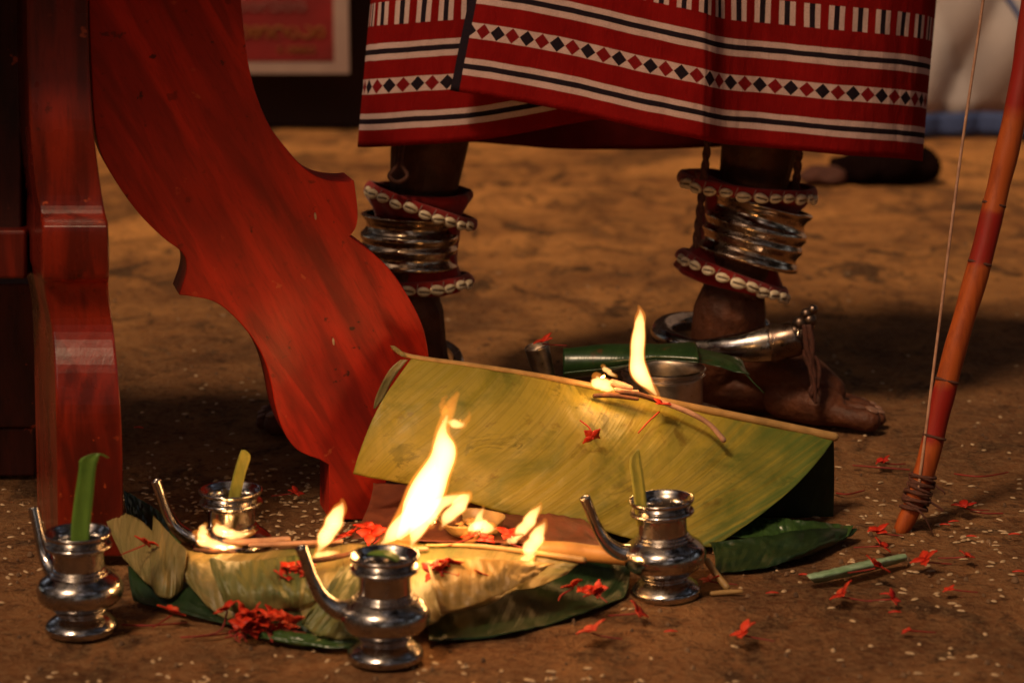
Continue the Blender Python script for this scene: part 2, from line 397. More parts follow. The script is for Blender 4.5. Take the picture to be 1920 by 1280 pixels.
# ------------------------------------------------------------------ ground
def gfn(u, v):
    y = 1.2 + (14 - 1.2) * v ** 2.6; x = (u - .5) * (2.2 + y * 1.6)
    z = nse((x * 5, y * 5, 0)) * .006 + nse((x * 17, y * 17, 3)) * .0034 + nse((x * 50, y * 50, 5)) * .0013
    if y < 3.2: pass
    return Vector((x, y, z - .003)), (x, y)
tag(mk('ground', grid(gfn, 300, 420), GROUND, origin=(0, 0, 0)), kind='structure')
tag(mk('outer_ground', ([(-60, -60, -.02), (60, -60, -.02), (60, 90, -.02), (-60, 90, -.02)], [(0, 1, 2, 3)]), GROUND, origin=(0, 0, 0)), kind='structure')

# ------------------------------------------------------------------ background
YW = 5.95
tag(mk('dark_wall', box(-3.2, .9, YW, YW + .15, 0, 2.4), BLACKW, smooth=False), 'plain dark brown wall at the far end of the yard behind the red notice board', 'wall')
sg = empty('notice_board', (-.62, YW - .09, .15), label='red notice board with pale border and blurred white and yellow writing', cat='sign')
sx0, sx1, sz0 = P(300, 130, YW - .1).x, P(655, 133, YW - .1).x, P(655, 138, YW - .1).z
sz1 = sz0 + .55
mk('board', box(sx0 + .02, sx1 - .035, YW - .098, YW - .085, sz0 + .03, sz1 - .03), SREED, sg, False)
def frame_rect(x0, x1, z0, z1, w1, w2, y0, y1):
    return merge(box(x0, x1, y0, y1, z0, z0 + w2), box(x0, x1, y0, y1, z1 - w2, z1), box(x0, x0 + w1, y0, y1, z0 + w2, z1 - w2), box(x1 - w1, x1, y0, y1, z0 + w2, z1 - w2))
mk('border', frame_rect(sx0, sx1, sz0, sz1, .036, .026, YW - .104, YW - .084), SWHITE, sg, False)
def scrawl(mat, x0, x1, z, h, seed):
    rd = random.Random(seed); out = []; x = x0
    while x < x1:
        wch = h * rd.uniform(.7, 1.3)
        if out and rd.random() < .16:
            mk('lettering', merge(*out), mat, sg); out = []; x += wch * .8; continue
        pts = []; a0 = rd.uniform(0, 6); turn = rd.choice((-1, 1)) * rd.uniform(4, 7)
        for i in range(9):
            a = a0 + turn * i / 8
            pts.append((x + wch * (.5 + .42 * math.cos(a)) , YW - .1005, z + h * (.5 + .45 * math.sin(a))))
        out.append(tube(pts, [h * .11] * 9, 5)); x += wch * 1.08
    if out: mk('lettering', merge(*out), mat, sg)
zz = lambda py: P(600, py, YW - .1).z
xx = lambda px: P(px, 60, YW - .1).x
scrawl(SLET, xx(330), xx(555), zz(22), zz(4) - zz(22), 3)
scrawl(SYEL, xx(330), xx(605), zz(72), zz(50) - zz(72), 5)
scrawl(SYEL, xx(520), xx(585), zz(100), zz(88) - zz(100), 8)
# white sheet with blue hem
def sheet(u, v):  # soft drape
    x = .88 + 2.6 * u; z = .055 + 2.2 * v
    y = YW - .16 + -.05 * abs(math.sin(u * 34 + v * 14)) - .03 * abs(math.sin(u * 57 - v * 22)) + .05 * math.sin(u * 19 + v * 5) + .035 * nse((u * 6, v * 5, 1)) + .10 * nse((u * 2 + v * 3, v, 7))
    return Vector((x, y, z)), (u, v)
ws = empty('tent_sheet', (2, YW - .12, 0), label='hanging white cloth screen with a blue hem at the right background', cat='screen')
mk('sheet', grid(sheet, 260, 60), SHEET, ws, thick=.002)
def hem(u, v):
    p, _ = sheet(u, 0); return Vector((p.x, p.y - .004, .004 + .055 * v)), (u, v)
mk('blue_hem', grid(hem, 260, 3), BLUE, ws, thick=.003)
def seam(u, v):
    uu = .085 + .065 * (1 - v) + u * .006; p, _ = sheet(uu, v * .12 + .045); return Vector((p.x, p.y - .006, p.z)), (u, v)
mk('blue_seam', grid(seam, 2, 40), BLUE, ws, thick=.002)
# dark low bundle behind the right leg
b0 = G(1625, 350)
bn = empty('cloth_bundle', b0, label='blurred black cloth bundle lying on the earth behind the right leg', cat='bundle')
def lump(c, s, seed):
    bmm = bmesh.new(); bmesh.ops.create_icosphere(bmm, subdivisions=4, radius=1)
    V = [Vector((v.co.x * s[0], v.co.y * s[1], v.co.z * s[2])) * (1 + .22 * nse(v.co * 1.7 + Vector((seed, 0, 0)))) + Vector(c) for v in bmm.verts]
    F = [tuple(v.index for v in f.verts) for f in bmm.faces]; bmm.free()
    return [Vector((a.x, a.y, max(a.z, .001))) for a in V], F
mk('bag', remeshed(merge(lump((b0.x + .075, b0.y + .06, .04), (.085, .06, .055), 1), lump((b0.x - .01, b0.y + .06, .03), (.07, .06, .035), 3)), .006), BUNDLE, bn)
mk('loose_end', lump((b0.x - .085, b0.y + .03, .018), (.05, .04, .022), 5), CORD, bn)

# ------------------------------------------------------------------ chair
A = R(14); n1 = Vector((math.sin(A), -math.cos(A), 0)); foot0 = G(665, 972)
ch = empty('carved_chair', (foot0.x - .3, foot0.y - .05, 0), label='red lacquered wooden stool with broad scroll cut legs filling the left of the picture', cat='stool')
out = [(165, -60), (168, 60), (172, 150), (177, 230), (190, 290), (220, 345), (260, 400), (305, 445), (338, 470), (349, 490), (348, 515), (335, 553),
       (360, 556), (400, 565), (435, 590), (470, 630), (495, 675), (508, 720), (518, 770), (535, 815), (560, 845), (600, 862), (617, 872),
       (617, 925), (617, 974), (720, 974), (722, 930), (730, 890), (770, 850), (800, 790), (806, 700), (800, 640), (788, 600), (765, 555), (735, 510), (700, 475),
       (656, 443), (668, 425), (671, 395), (664, 338), (640, 340), (600, 333), (565, 310), (530, 270), (505, 235), (485, 190), (470, 140), (460, 80), (452, 0), (448, -60)]
corner = {(335, 553), (617, 872), (617, 974), (720, 974), (656, 443), (664, 338), (165, -60), (448, -60)}
# smooth the outline between corners
def smooth_outline(o):
    runs, cur = [], [o[0]]
    for p in o[1:] + [o[0]]:
        cur.append(p)
        if p in corner: runs.append(cur); cur = [p]
    res = []
    for r_ in runs:
        m = max(2, (len(r_) - 1) * 5 + 1) if len(r_) > 2 else 2
        res += catmull(r_, m)[:-1]
    return res
so_ = smooth_outline(out); T1 = .062
fr = [onplane(x, y, foot0, n1) for x, y in so_]
mk('scroll_leg', slab(fr, [p - n1 * T1 for p in fr]), WOOD, ch, False, bevel=.0022)
# near leg seen on its narrow, wavy edge
st = [(-70, 48, 163, 2.44), (0, 50, 165, 2.44), (120, 52, 168, 2.437), (240, 57, 176, 2.43), (340, 66, 188, 2.43), (395, 75, 197, 2.425), (418, 79, 203, 2.405),
      (432, 80, 204, 2.400), (480, 81, 206, 2.400), (520, 81, 205, 2.405), (532, 82, 204, 2.418), (560, 86, 206, 2.425), (620, 98, 214, 2.425), (700, 103, 222, 2.405),
      (780, 105, 228, 2.395), (880, 107, 231, 2.400), (980, 109, 232, 2.405), (1044, 110, 232, 2.405)]
st = catmull(st, 90); V = []; F = []
for (py, xl, xr, Y) in st:
    a = P(xl, py, Y); b = P(xr, py, Y); d = Vector((-.055, .17, 0))
    V += [a, b, b + d + Vector((.0, 0, 0)), a + d]
for i in range(len(st) - 1):
    for k in range(4):
        a = i * 4 + k; b = i * 4 + (k + 1) % 4; F.append((a, a + 4, b + 4, b))
F.append((0, 1, 2, 3)); F.append(tuple(4 * (len(st) - 1) + k for k in (3, 2, 1, 0)))
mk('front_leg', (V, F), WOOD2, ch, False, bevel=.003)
# rear leg, stretcher and dark apron at the far left
def pbox(x0, x1, y0, y1, Y, D): 
    a = [P(x0, y1, Y), P(x1, y1, Y), P(x1, y0, Y), P(x0, y0, Y)]
    return slab(a, [p + Vector((0, D, 0)) for p in a])
g = G(60, 893)
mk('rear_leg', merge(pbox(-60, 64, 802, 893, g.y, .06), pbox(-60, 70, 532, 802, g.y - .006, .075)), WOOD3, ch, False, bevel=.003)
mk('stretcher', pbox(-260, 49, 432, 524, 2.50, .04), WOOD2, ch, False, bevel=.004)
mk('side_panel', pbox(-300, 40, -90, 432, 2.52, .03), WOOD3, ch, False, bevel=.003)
ztop = P(300, -60, 2.6).z
mk('seat', box(-.95, P(475, 0, 2.6).x, 2.36, 2.84, ztop + .001, ztop + .035), WOOD2, ch, False, bevel=.004)

# ------------------------------------------------------------------ person (seen from the hips down)
pe = empty('person', (.10, 3.05, 0), label='barefoot person in a striped red wrap skirt with silver anklets and cowrie bands', cat='person')
def leg_shapes(ankle, d, top, side):
    """ankle: ground point below the ankle; d: unit toe direction; side: unit vector towards the little toe"""
    U = Vector((0, 0, 1)); A0 = Vector(ankle)
    q = lambda f, s, z: A0 + d * (f - .055) * 1.10 + side * s * 1.1 + U * z * 1.12
    S = [([q(.0325, 0, .034), q(.05, 0, .075), q(.058, 0, .12)], [.032, .040, .043]),
         ([q(.030, 0, .030), q(.08, .008, .028), q(.14, .018, .026)], [.030, .028, .024]),
         ([q(.062, 0, .085), q(.10, 0, .068), q(.145, .002, .052), q(.18, 0, .036)], [.038, .034, .029, .022]),
         ([q(.08, .025, .020), q(.13, .036, .019), q(.175, .040, .015)], [.020, .019, .014]),
         ([q(.13, -.012, .026), q(.180, -.022, .024), q(.19, -.022, .022)], [.024, .0235, .021]),
         ([q(.18, -.02, .026), q(.178, .012, .024), q(.168, .048, .018)], [.018, .017, .014]),
         ([q(.185, -.026, .021), q(.218, -.030, .0165), q(.240, -.028, .0150)], [.019, .0140, .0158]),
         ([q(.185, -.002, .018), q(.222, .001, .0195), q(.243, .002, .0105)], [.012, .0088, .0096]),
         ([q(.182, .016, .017), q(.214, .023, .0185), q(.233, .025, .0100)], [.0115, .0080, .0088]),
         ([q(.176, .034, .016), q(.203, .043, .017), q(.220, .046, .0092)], [.011, .0075, .0082]),
         ([q(.165, .050, .014), q(.187, .062, .015), q(.202, .066, .0085)], [.0105, .0072, .0078])]
    sh = [tube(p, [a * (1.12 if i < 6 else 1.0) for a in r], 14, 10) for i, (p, r) in enumerate(S)]
    k0 = q(.058, 0, .12); t = Vector(top)
    lg = [k0, k0.lerp(t, .06), k0.lerp(t, .24), k0.lerp(t, .42), k0.lerp(t, .62), k0.lerp(t, .9), t]
    sh.append(tube(lg, [.043, .040, .043, .053, .058, .075, .085], 20, 24))
    return sh
dR = Vector((.90, -.435, 0)).normalized(); sR = Vector((.435, .90, 0)).normalized()
dL = Vector((-.86, -.48, 0)).normalized(); sL = Vector((-.48, .86, 0)).normalized()
aR = G(1362, 768); aR.y = 3.07; aR.x = P(1362, 700, 3.07).x
aL = P(768, 700, 3.06); aL.z = 0; aR.z = 0
shp = leg_shapes(aR, dR, (.385, 3.15, .72), sR) + leg_shapes(aL, dL, (-.055, 3.16, .72), sL)
shp.append(tube([(-.05, 3.16, .72), (.05, 3.16, .82), (.26, 3.16, .82), (.385, 3.15, .72)], [.085, .12, .12, .085], 20, 12))
mk('body', remeshed(merge(*shp), .0024, 3), SKIN, pe)
def nail(A0, d, side, f, s, z, w):
    q = A0 + d * (f - .055) * 1.10 + side * s * 1.1 + Vector((0, 0, z * 1.12 + .0012)); M = Matrix((
        (d.x, side.x, 0, q.x), (d.y, side.y, 0, q.y), (-.35, 0, 1, q.z), (0, 0, 0, 1)))
    bmm = bmesh.new(); bmesh.ops.create_uvsphere(bmm, u_segments=12, v_segments=8, radius=1)
    V = [M @ Vector((v.co.x * w * 1.1, v.co.y * w, v.co.z * w * .35)) for v in bmm.verts]; F = [tuple(v.index for v in f_.verts) for f_ in bmm.faces]; bmm.free()
    return V, F
for A0, d, s_ in ((aR, dR, sR), (aL, dL, sL)):
    for f, s, z, w_ in ((.244, -.028, .0265, .0080), (.245, .002, .0180, .0050), (.235, .025, .0166, .0046), (.222, .046, .0154, .0042), (.204, .066, .0142, .0038)):
        mk('toenail', nail(A0, d, s_, f, s, z, w_), NAIL, pe)

def interp_cols(cols, n): return catmull(cols, n)
def skirt_part(name, cols, n, mat, u0=0.0, ztop=.86, rip=.0, thick=.0025, wrk=.003):
    cs = interp_cols(cols, n); B = [P(a, b, Y) for a, b, t_, Y in cs]; T = [P(t_, 0, Y) for a, b, t_, Y in cs]
    us = [u0]
    for i in range(1, n): us.append(us[-1] + (Vector((B[i].x, B[i].y, 0)) - Vector((B[i-1].x, B[i-1].y, 0))).length)
    nv = 60; V, F, U = [], [], []
    for j in range(nv + 1):
        for i in range(n):
            dv = T[i] - B[i]; L = dv.length; full = (ztop - B[i].z) / (dv.z / L) ; s = full * j / nv
            p = B[i] + dv / L * s
            p.y += wrk * 2.4 * nse((us[i] * 11, s * 4 + us[i] * 2, 2)) + wrk * .9 * nse((us[i] * 34, s * 10 + us[i] * 8, 9)) + wrk * .35 * nse((us[i] * 120, s * 40, 4)) + rip * math.sin(us[i] * 60) * .002
            V.append(p); U.append((us[i], s))
    for j in range(nv):
        for i in range(n - 1):
            a = j * n + i; F.append((a, a + 1, a + n + 1, a + n))
    return mk(name, (V, F, U), mat, pe, thick=thick)
skirt_part('skirt_front_panel', [(845, 170, 880, 2.925), (920, 182, 950, 2.905), (1060, 208, 1080, 2.895), (1200, 240, 1215, 2.89), (1300, 259, 1308, 2.892), (1326, 265, 1330, 2.90),
    (1362, 271, 1362, 2.924), (1430, 277, 1435, 2.938), (1560, 288, 1575, 2.955), (1650, 295, 1672, 2.975), (1705, 300, 1730, 3.005), (1726, 302, 1752, 3.05), (1722, 301, 1750, 3.11), (1700, 298, 1735, 3.18)], 240, CLOTH)
skirt_part('skirt_left_panel', [(720, 270, 740, 3.22), (692, 274, 712, 3.15), (675, 276, 699, 3.08), (674, 276, 699, 3.03), (700, 276, 720, 2.99), (770, 273, 790, 2.965), (870, 266, 885, 2.955),
    (980, 249, 990, 2.965), (1100, 228, 1110, 2.98), (1250, 205, 1250, 3.0)], 200, CLOTH, u0=.10)
skirt_part('skirt_lining', [(690, 262, 700, 3.10), (760, 262, 770, 3.20), (900, 268, 905, 3.24), (1050, 279, 1050, 3.25), (1200, 281, 1200, 3.25), (1320, 276, 1320, 3.24), (1500, 272, 1510, 3.22), (1680, 270, 1700, 3.17), (1710, 275, 1730, 3.12)], 120, LINING)

# ankle ornaments. each is built round its own origin, z up, then tilted
def place(o, loc, roll, lean=0):
    o.location = Vector(loc) - pe.location; o.rotation_euler = (lean, roll, 0); return o
def cowrie_mesh():
    bmm = bmesh.new(); bmesh.ops.create_uvsphere(bmm, u_segments=20, v_segments=12, radius=1)
    V = []
    for v in bmm.verts:
        x, y, z = v.co; e = 1 - .18 * x
        yy = y; 
        if y < 0: yy = y * .75 + .30 * max(0, 1 - abs(z) * 5) * (1 - x * x)    # slit pressed into the face
        V.append((x * .0088, yy * .0050, z * .0058 * e))
    F = [tuple(v.index for v in f_.verts) for f_ in bmm.faces]; bmm.free(); return V, F
def m_cow():
    k = N('cowrie_shell'); s = k.n('SeparateXYZ'); k.put(s.inputs[0], k.co('Object'))
    z = k.math('ABSOLUTE', s.outputs[2]); x = s.outputs[0]
    teeth = k.math('MULTIPLY', k.math('GREATER_THAN', k.math('FRACT', k.math('MULTIPLY', x, 650)), .5), .0009)
    slit = k.math('MULTIPLY', k.math('LESS_THAN', z, k.math('ADD', teeth, .0006)), k.math('LESS_THAN', s.outputs[1], 0.0))
    slit = k.math('MULTIPLY', slit, k.math('LESS_THAN', k.math('ABSOLUTE', x), .0066))
    f = k.noise(k.co('Object'), 200, 3)
    return k.done(k.bsdf(k.mix(slit, k.mix(k.ramp(f, [(.4, 0.), (.65, 1.)]), (.78, .64, .45), (.58, .42, .24)), (.05, .02, .01)), .35, 0, None, .5))
SILVB = m_metal('blackened_silver', (.20, .14, .11), .22)
COW = m_cow(); cow_me = None
def cowrie_band(loc, r, roll, lean, a0, a1, n, hh=.010, flare=.0, mat=REDW):
    global cow_me
    hh *= .72
    pr = prof([(r - .004, -hh), (r + .001 + flare, -hh), (r + .003 + flare * .5, 0), (r, hh), (r - .004, hh)], 14)
    wob = lambda a, z: .05 * math.sin(3 * a + 1) + .02 * math.sin(7 * a)
    vf = lathe(pr, 64, wob)
    # stitches that tie the shells on
    o = mk('cowrie_band', vf, mat, pe, local=True, thick=.002); place(o, loc, roll, lean)
    for i in range(n):
        a = R(a0 + (a1 - a0) * i / (n - 1)) ; q = (r + .0055 + flare) * (1 + wob(a, 0))
        if cow_me is None: s = mk('cowrie', cowrie_mesh(), COW, o, local=True); cow_me = s.data
        else: s = bpy.data.objects.new('cowrie', cow_me); C.objects.link(s); s.parent = o
        s.location = (q * math.cos(a), q * math.sin(a), -hh * .55 + random.uniform(-.0015, .0015))
        s.rotation_euler = (random.uniform(-.1, .1), random.uniform(-.2, .2), a + R(90)); s.scale = [random.uniform(.98, 1.24)] * 3
        if i < n - 1:
            am = R(a0 + (a1 - a0) * (i + .5) / (n - 1)); qm = (r + .004 + flare * .6) * (1 + wob(am, 0))
            t = mk('stitch', tube([(qm * math.cos(am), qm * math.sin(am), -hh * .7), (qm * math.cos(am + .03), qm * math.sin(am + .03), hh * .9)], [.0007, .0005], 6), SWHITE, o, local=True)
    return o
def silver_stack(loc, roll, lean, r, h, mat):
    pts = [(r - .006, 0), (r - .001, .0005), (r + .0015, h * .05), (r - .0005, h * .11), (r - .0035, h * .17), (r - .0040, h * .24), (r - .0015, h * .30), (r + .001, h * .36), (r - .001, h * .42), (r - .0028, h * .46),
           (r - .001, h * .50), (r + .0015, h * .56), (r + .0005, h * .63), (r - .0035, h * .69), (r - .0060, h * .78), (r - .0045, h * .86), (r - .001, h * .92), (r + .0010, h * .97), (r - .001, h), (r - .006, h)]
    return place(mk('silver_anklet', lathe(prof(pts, 90), 72), mat, pe, local=True), loc, roll, lean)
def cuff(loc, roll, lean, pts):
    wob = lambda a, z: .03 * math.sin(5 * a + z * 90) + .02 * math.sin(11 * a)
    return place(mk('red_cuff', lathe(prof(pts, 24), 64, wob), REDW, pe, local=True, thick=.003), loc, roll, lean)
# left ankle of the picture
cL = P(768, 500, 3.07)
cuff(P(782, 452, 3.085), R(3), 0, [(.056, -.060), (.062, -.058), (.058, -.045), (.052, -.02), (.052, .02), (.056, .040), (.068, .060), (.064, .068)])
silver_stack(P(766, 500, 3.075), R(2), R(-2), .0620, .069, SILVD)
cowrie_band(P(786, 385, 3.075), .072, R(20), R(-6), 205, 335, 10, .009)
cowrie_band(P(790, 527, 3.08), .058, R(-3), R(-3), 212, 338, 9, .008, .005)
# right ankle
cuff(P(1388, 440, 3.105), R(14), 0, [(.064, -.062), (.072, -.060), (.062, -.042), (.052, -.02), (.053, .02), (.060, .045), (.074, .064), (.070, .068)])
silver_stack(P(1400, 488, 3.075), R(15), R(-4), .0660, .078, SILVD)
cowrie_band(P(1398, 348, 3.08), .086, R(7), R(-2), 195, 345, 12, .009)
cowrie_band(P(1372, 512, 3.08), .071, R(21), R(-4), 198, 342, 11, .0085, .004)
# plaited cords up the leg
def parts_tube(name, pts, rad, mat, parent, seg=8, n=None): return mk(name, tube(pts, rad, seg, n), mat, parent)
for x0, x1, y0, y1, Y in ((1330, 1318, 240, 350, 3.03), (1318, 1305, 345, 460, 3.02), (1500, 1490, 270, 370, 3.06)):
    a = P(x0, y0, Y); b = P(x1, y1, Y - .01)
    for ph in (0, math.pi):
        parts_tube('ankle_cord', [a.lerp(b, i / 16) + Vector((math.cos(i * .9 + ph) * .0022, math.sin(i * .9 + ph) * .0022, 0)) for i in range(17)], [.0035] * 17, CORD, pe)
parts_tube('ankle_cord', [P(748, 275, 3.0), P(744, 310, 2.995), (P(730, 330, 2.99)), P(745, 342, 2.985), P(764, 330, 2.99), P(752, 305, 2.995), P(756, 275, 3.0)], [.003] * 7, CORD, pe, 8, 28)

# heavy silver foot rings (open hoops)
def hoop(pts, rad, name='foot_ring', mat=SILV): return mk(name, tube(pts, rad, 22, 60), mat, pe)
hp = [P(1430, 610, 3.16), P(1370, 606, 3.18), P(1300, 602, 3.16), P(1254, 608, 3.11), P(1240, 624, 3.06), P(1264, 640, 3.015), (P(1310, 651, 2.99)), P(1365, 651, 2.975), P(1415, 648, 2.97), P(1450, 643, 2.97)]
hoop(hp, [.010, .011, .013, .014, .014, .0115, .0105, .016, .0215, .0235])
mk('ring_end', tube([P(1444, 644, 2.97), P(1452, 643, 2.97), P(1470, 639, 2.965), P(1492, 634, 2.965), P(1500, 628, 2.965), P(1512, 612, 2.965)], [.0240, .0250, .0225, .0225, .0180, .011], 20, 30), SILVB, pe)
mk('ring_knob', merge(*[xf(lathe(prof([(0.0001, -1), (.7, -.7), (1, 0), (.7, .7), (0.0001, 1)], 14), 16), Matrix.Translation(P(x, y, 2.96)) @ Matrix.Scale(r, 4))
    for x, y, r in ((1500, 606, .010), (1518, 600, .009), (1512, 588, .0075), (1524, 580, .0065), (1490, 622, .010))]), SILVB, pe)
rd = random.Random(4)
for k in range(6):
    x0 = 1512 + rd.uniform(-8, 8); pts = []
    for i in range(8):
        pts.append(P(x0 + i * rd.uniform(0, 3) + (i * 1.8 if k % 2 else 0), 612 + i * (20 + (k % 3) * 2.4) * .82, 2.95 - .001 * k))
    parts_tube('ring_cord', pts, [.0028, .0036, .0038, .0034, .003, .003, .0026, .002], CORD, pe, 6, 30)
for k in range(5):   # turns of thread round the ring end
    x0 = 1446 + k * 11; c = P(x0, 642 - k * 2, 2.967)
    parts_tube('thread_turn', [c + Vector((.004 * math.sin(a), math.cos(a) * .0205, math.sin(a) * .0205)) for a in [i * math.pi / 8 for i in range(17)]], [.0016] * 17, SILVD, pe, 6)
hl = [P(690, 640, 3.16), P(760, 626, 3.18), P(820, 636, 3.14), P(852, 662, 3.09), (P(858, 690, 3.04)), P(830, 706, 2.99), P(770, 706, 2.96), P(700, 690, 2.95), P(650, 680, 2.95)]
hl = [P(700, 610, 3.15), P(760, 626, 3.18), P(816, 640, 3.14), P(842, 650, 3.11), P(858, 668, 3.07), P(854, 696, 3.02), P(800, 715, 2.985), P(740, 700, 2.97), P(680, 670, 2.96)]
hoop(hl, [.006, .006, .006, .0065, .007, .008, .010, .014, .016])

# ------------------------------------------------------------------ small spouted pots
KP = [(.0001, .003), (.030, .003), (.0345, .0), (.0355, .004), (.0345, .0075), (.0290, .0125), (.0225, .0165), (.0228, .0185), (.0250, .0200), (.0250, .0215), (.0235, .0225),
      (.0300, .0255), (.0390, .0320), (.0420, .0410), (.0395, .0500), (.0320, .0565), (.0285, .0585), (.0282, .0600), (.0262, .0615), (.0260, .0630), (.0242, .0645), (.0240, .0800), (.0258, .0825),
      (.0312, .0845), (.0322, .0865), (.0312, .0885), (.0275, .0900), (.0285, .0925), (.0318, .0965), (.0325, .0990), (.0312, .1000), (.0285, .0975), (.0235, .0900), (.0222, .0700), (.0225, .055)]
def lin(pts, i0, i1, n): return prof(pts[i0:i1], n)
def make_kindi():
    k = empty('spouted_pot', (0, 0, 0))
    mk('foot', lathe(lin(KP, 0, 11, 44), 64), SILV, k, local=True)
    mk('belly', lathe(lin(KP, 10, 21, 60), 64), SILV, k, local=True)
    mk('neck', lathe(lin(KP, 20, 35, 80), 64), SILV, k, local=True)
    mk('water', lathe([(.0001, .078), (.0222, .078)], 40), LEAFG_W, k, local=True)
    o = tube([(-.034, 0, .045), (-.046, 0, .049), (-.058, 0, .060), (-.066, 0, .076), (-.072, 0, .094), (-.0765, 0, .108)], [.0105, .0088, .0068, .0056, .0052, .0056], 20, 40, hollow=True)
    mk('spout', o, SILV, k, local=True)
    return k
kk = N('water_surface'); LEAFG_W = kk.done(kk.bsdf((.02, .014, .01), .05, 0, None, .5))
k0 = make_kindi()
def copy_tree(o, parent=None):
    c = o.copy(); C.objects.link(c); c.parent = parent
    for h in list(o.children): copy_tree(h, c)
    return c
spots = [((723, 1232), 1.0, R(3), 'silver spouted pot nearest the camera with green leaf inside its mouth'),
         ((153, 1180), .98, R(-46), 'silver spouted pot by the chair leg with a tall green leaf strip'),
         ((1249, 1113), 1.0, R(6), 'silver spouted pot on the right side, warm lit, with a yellow green leaf strip'),
         ((437, 1092), .99, R(-2), 'silver spouted pot standing behind the folded leaf with low flames before it')]
pots = []
for i, ((x, y), s, rz, lab) in enumerate(spots):
    p = k0 if i == 0 else copy_tree(k0)
    g = G(x, y); p.location = g; p.rotation_euler = (0, R((0, 0, -3.5, 0)[i]), rz); p.scale = (s, s, s); tag(p, lab, 'pot', 'silver spouted pots round the leaves'); pots.append((p, g, s))
def strip(name, pts, w, mat, label, twist=0, fold=.12):
    """leaf strip through 3D points, width w(list)"""
    pr = catmull([tuple(p) + (a,) for p, a in zip(pts, w)], 26)
    V, F, U = [], [], []
    for i, (x, y, z, a) in enumerate(pr):
        c = Vector((x, y, z)); r_ = Vector((math.cos(twist), math.sin(twist), 0))
        for j in range(5):
            q = (j - 2) / 2; V.append(c + r_ * (a * q) + Vector((0, abs(q) * a * fold * -2, 0))); U.append((q * a, i * .004))
    for i in range(25):
        for j in range(4):
            a = i * 5 + j; F.append((a, a + 1, a + 6, a + 5))
    return tag(mk(name, (V, F, U), mat, thick=.0008), label, 'leaf strip')
def onpot(i, x, y, dy=0): return P(x, y, pots[i][1].y + dy)
strip('leaf_strip', [onpot(1, 150, 1030), onpot(1, 152, 985), onpot(1, 158, 930), onpot(1, 164, 880), onpot(1, 168, 860), onpot(1, 184, 850), onpot(1, 203, 858)], [.0085, .0090, .0088, .0080, .0085, .0030, .0008], STRIPG,
      'tall green leaf strip standing in the leftmost pot, its tip bent over')
strip('leaf_strip', [onpot(3, 435, 960), onpot(3, 441, 925), onpot(3, 450, 885), onpot(3, 459, 855), onpot(3, 456, 843)], [.0055, .0060, .0060, .0058, .002], STRIPY, 'yellow leaf strip leaning in the pot behind the folded leaf')
strip('leaf_strip', [onpot(2, 1204, 985, -.01), onpot(2, 1201, 945, -.012), onpot(2, 1196, 900, -.012), onpot(2, 1191, 862, -.012), onpot(2, 1197, 842, -.012)], [.0055, .0060, .0062, .0055, .0008], STRIPY, 'yellow green leaf strip standing in the right hand pot')
strip('leaf_strip', [onpot(0, 692, 1036, .0), onpot(0, 712, 1034, .0), onpot(0, 732, 1038, .0), onpot(0, 748, 1050, .0)], [.004, .008, .008, .004], STRIPG, 'short green leaf piece tucked inside the nearest pot', twist=1.2)

# ------------------------------------------------------------------ leaves
def coons(T, M, B, nu, nv, us=1.0, vs=1.0, wr=.0015, seed=0):
    """surface through three rows of 3D points; quadratic between them"""
    Tc, Mc, Bc = catmull(T, nu + 1), catmull(M, nu + 1), catmull(B, nu + 1)
    def fn(u, v):
        i = round(u * nu); a, b, c = Vector(Tc[i]), Vector(Mc[i]), Vector(Bc[i])
        p = a * (1 - v) * (1 - 2 * v) + b * 4 * v * (1 - v) + c * v * (2 * v - 1)
        k = wr * (nse((u * 6, v * 3, seed)) + .45 * nse((u * 22, v * 4, seed + 3)) + .15 * nse((u * 60, v * 20, seed + 5)))
        return p + Vector((0, -k, k)), (u * us, v * vs)
    return grid(fn, nu, nv)
PT = lambda l: [P(x, y, Y) for x, y, Y in l]
# big leaf folded like a tent
bl = empty('banana_leaf', G(1200, 960), label='large pale banana leaf folded over its rib like a tent beside the chair leg', cat='banana leaf')
top = [(772, 672, 2.528), (900, 690, 2.538), (1050, 716, 2.55), (1200, 748, 2.563), (1380, 786, 2.577), (1563, 824, 2.59)]
mid = [(706, 772, 2.475), (865, 800, 2.472), (1040, 835, 2.478), (1180, 868, 2.488), (1330, 905, 2.50), (1478, 922, 2.515)]
bot = [(662, 888, 2.462), (800, 916, 2.455), (950, 962, 2.447), (1090, 985, 2.447), (1220, 1016, 2.447), (1338, 1026, 2.455)]
mk('front_blade', coons(PT(top), PT(mid), PT(bot), 150, 60, .48, .17, .0022, 2), LEAFP, bl, thick=.0009)
bt = [(772, 676, 2.531), (1000, 710, 2.549), (1300, 772, 2.573), (1563, 826, 2.593)]
bm = [(790, 790, 2.560), (1010, 810, 2.57), (1300, 850, 2.585), (1564, 900, 2.597)]
bb = [(800, 960, 2.585), (1010, 965, 2.588), (1300, 968, 2.592), (1562, 975, 2.597)]
mk('back_blade', coons(PT(bt), PT(bm), PT(bb), 80, 30, .48, .12, .001, 5), LEAFG, bl, thick=.0009)
mk('midrib', tube(PT([(738, 652, 2.535), (770, 668, 2.530), (900, 687, 2.540), (1050, 712, 2.552), (1200, 743, 2.565), (1380, 780, 2.579), (1564, 819, 2.592)]), [.0025, .0026, .0030, .0036, .0040, .0046, .0052], 12, 60), RIB, bl)
tag(strip('leaf_shred', PT([(758, 674, 2.525), (742, 690, 2.522), (726, 715, 2.520), (712, 745, 2.520), (702, 766, 2.518)]), [.004, .0055, .005, .0045, .001], LEAFO, 'pale torn leaf shred hanging at the left end of the tented leaf'), cat='leaf strip')
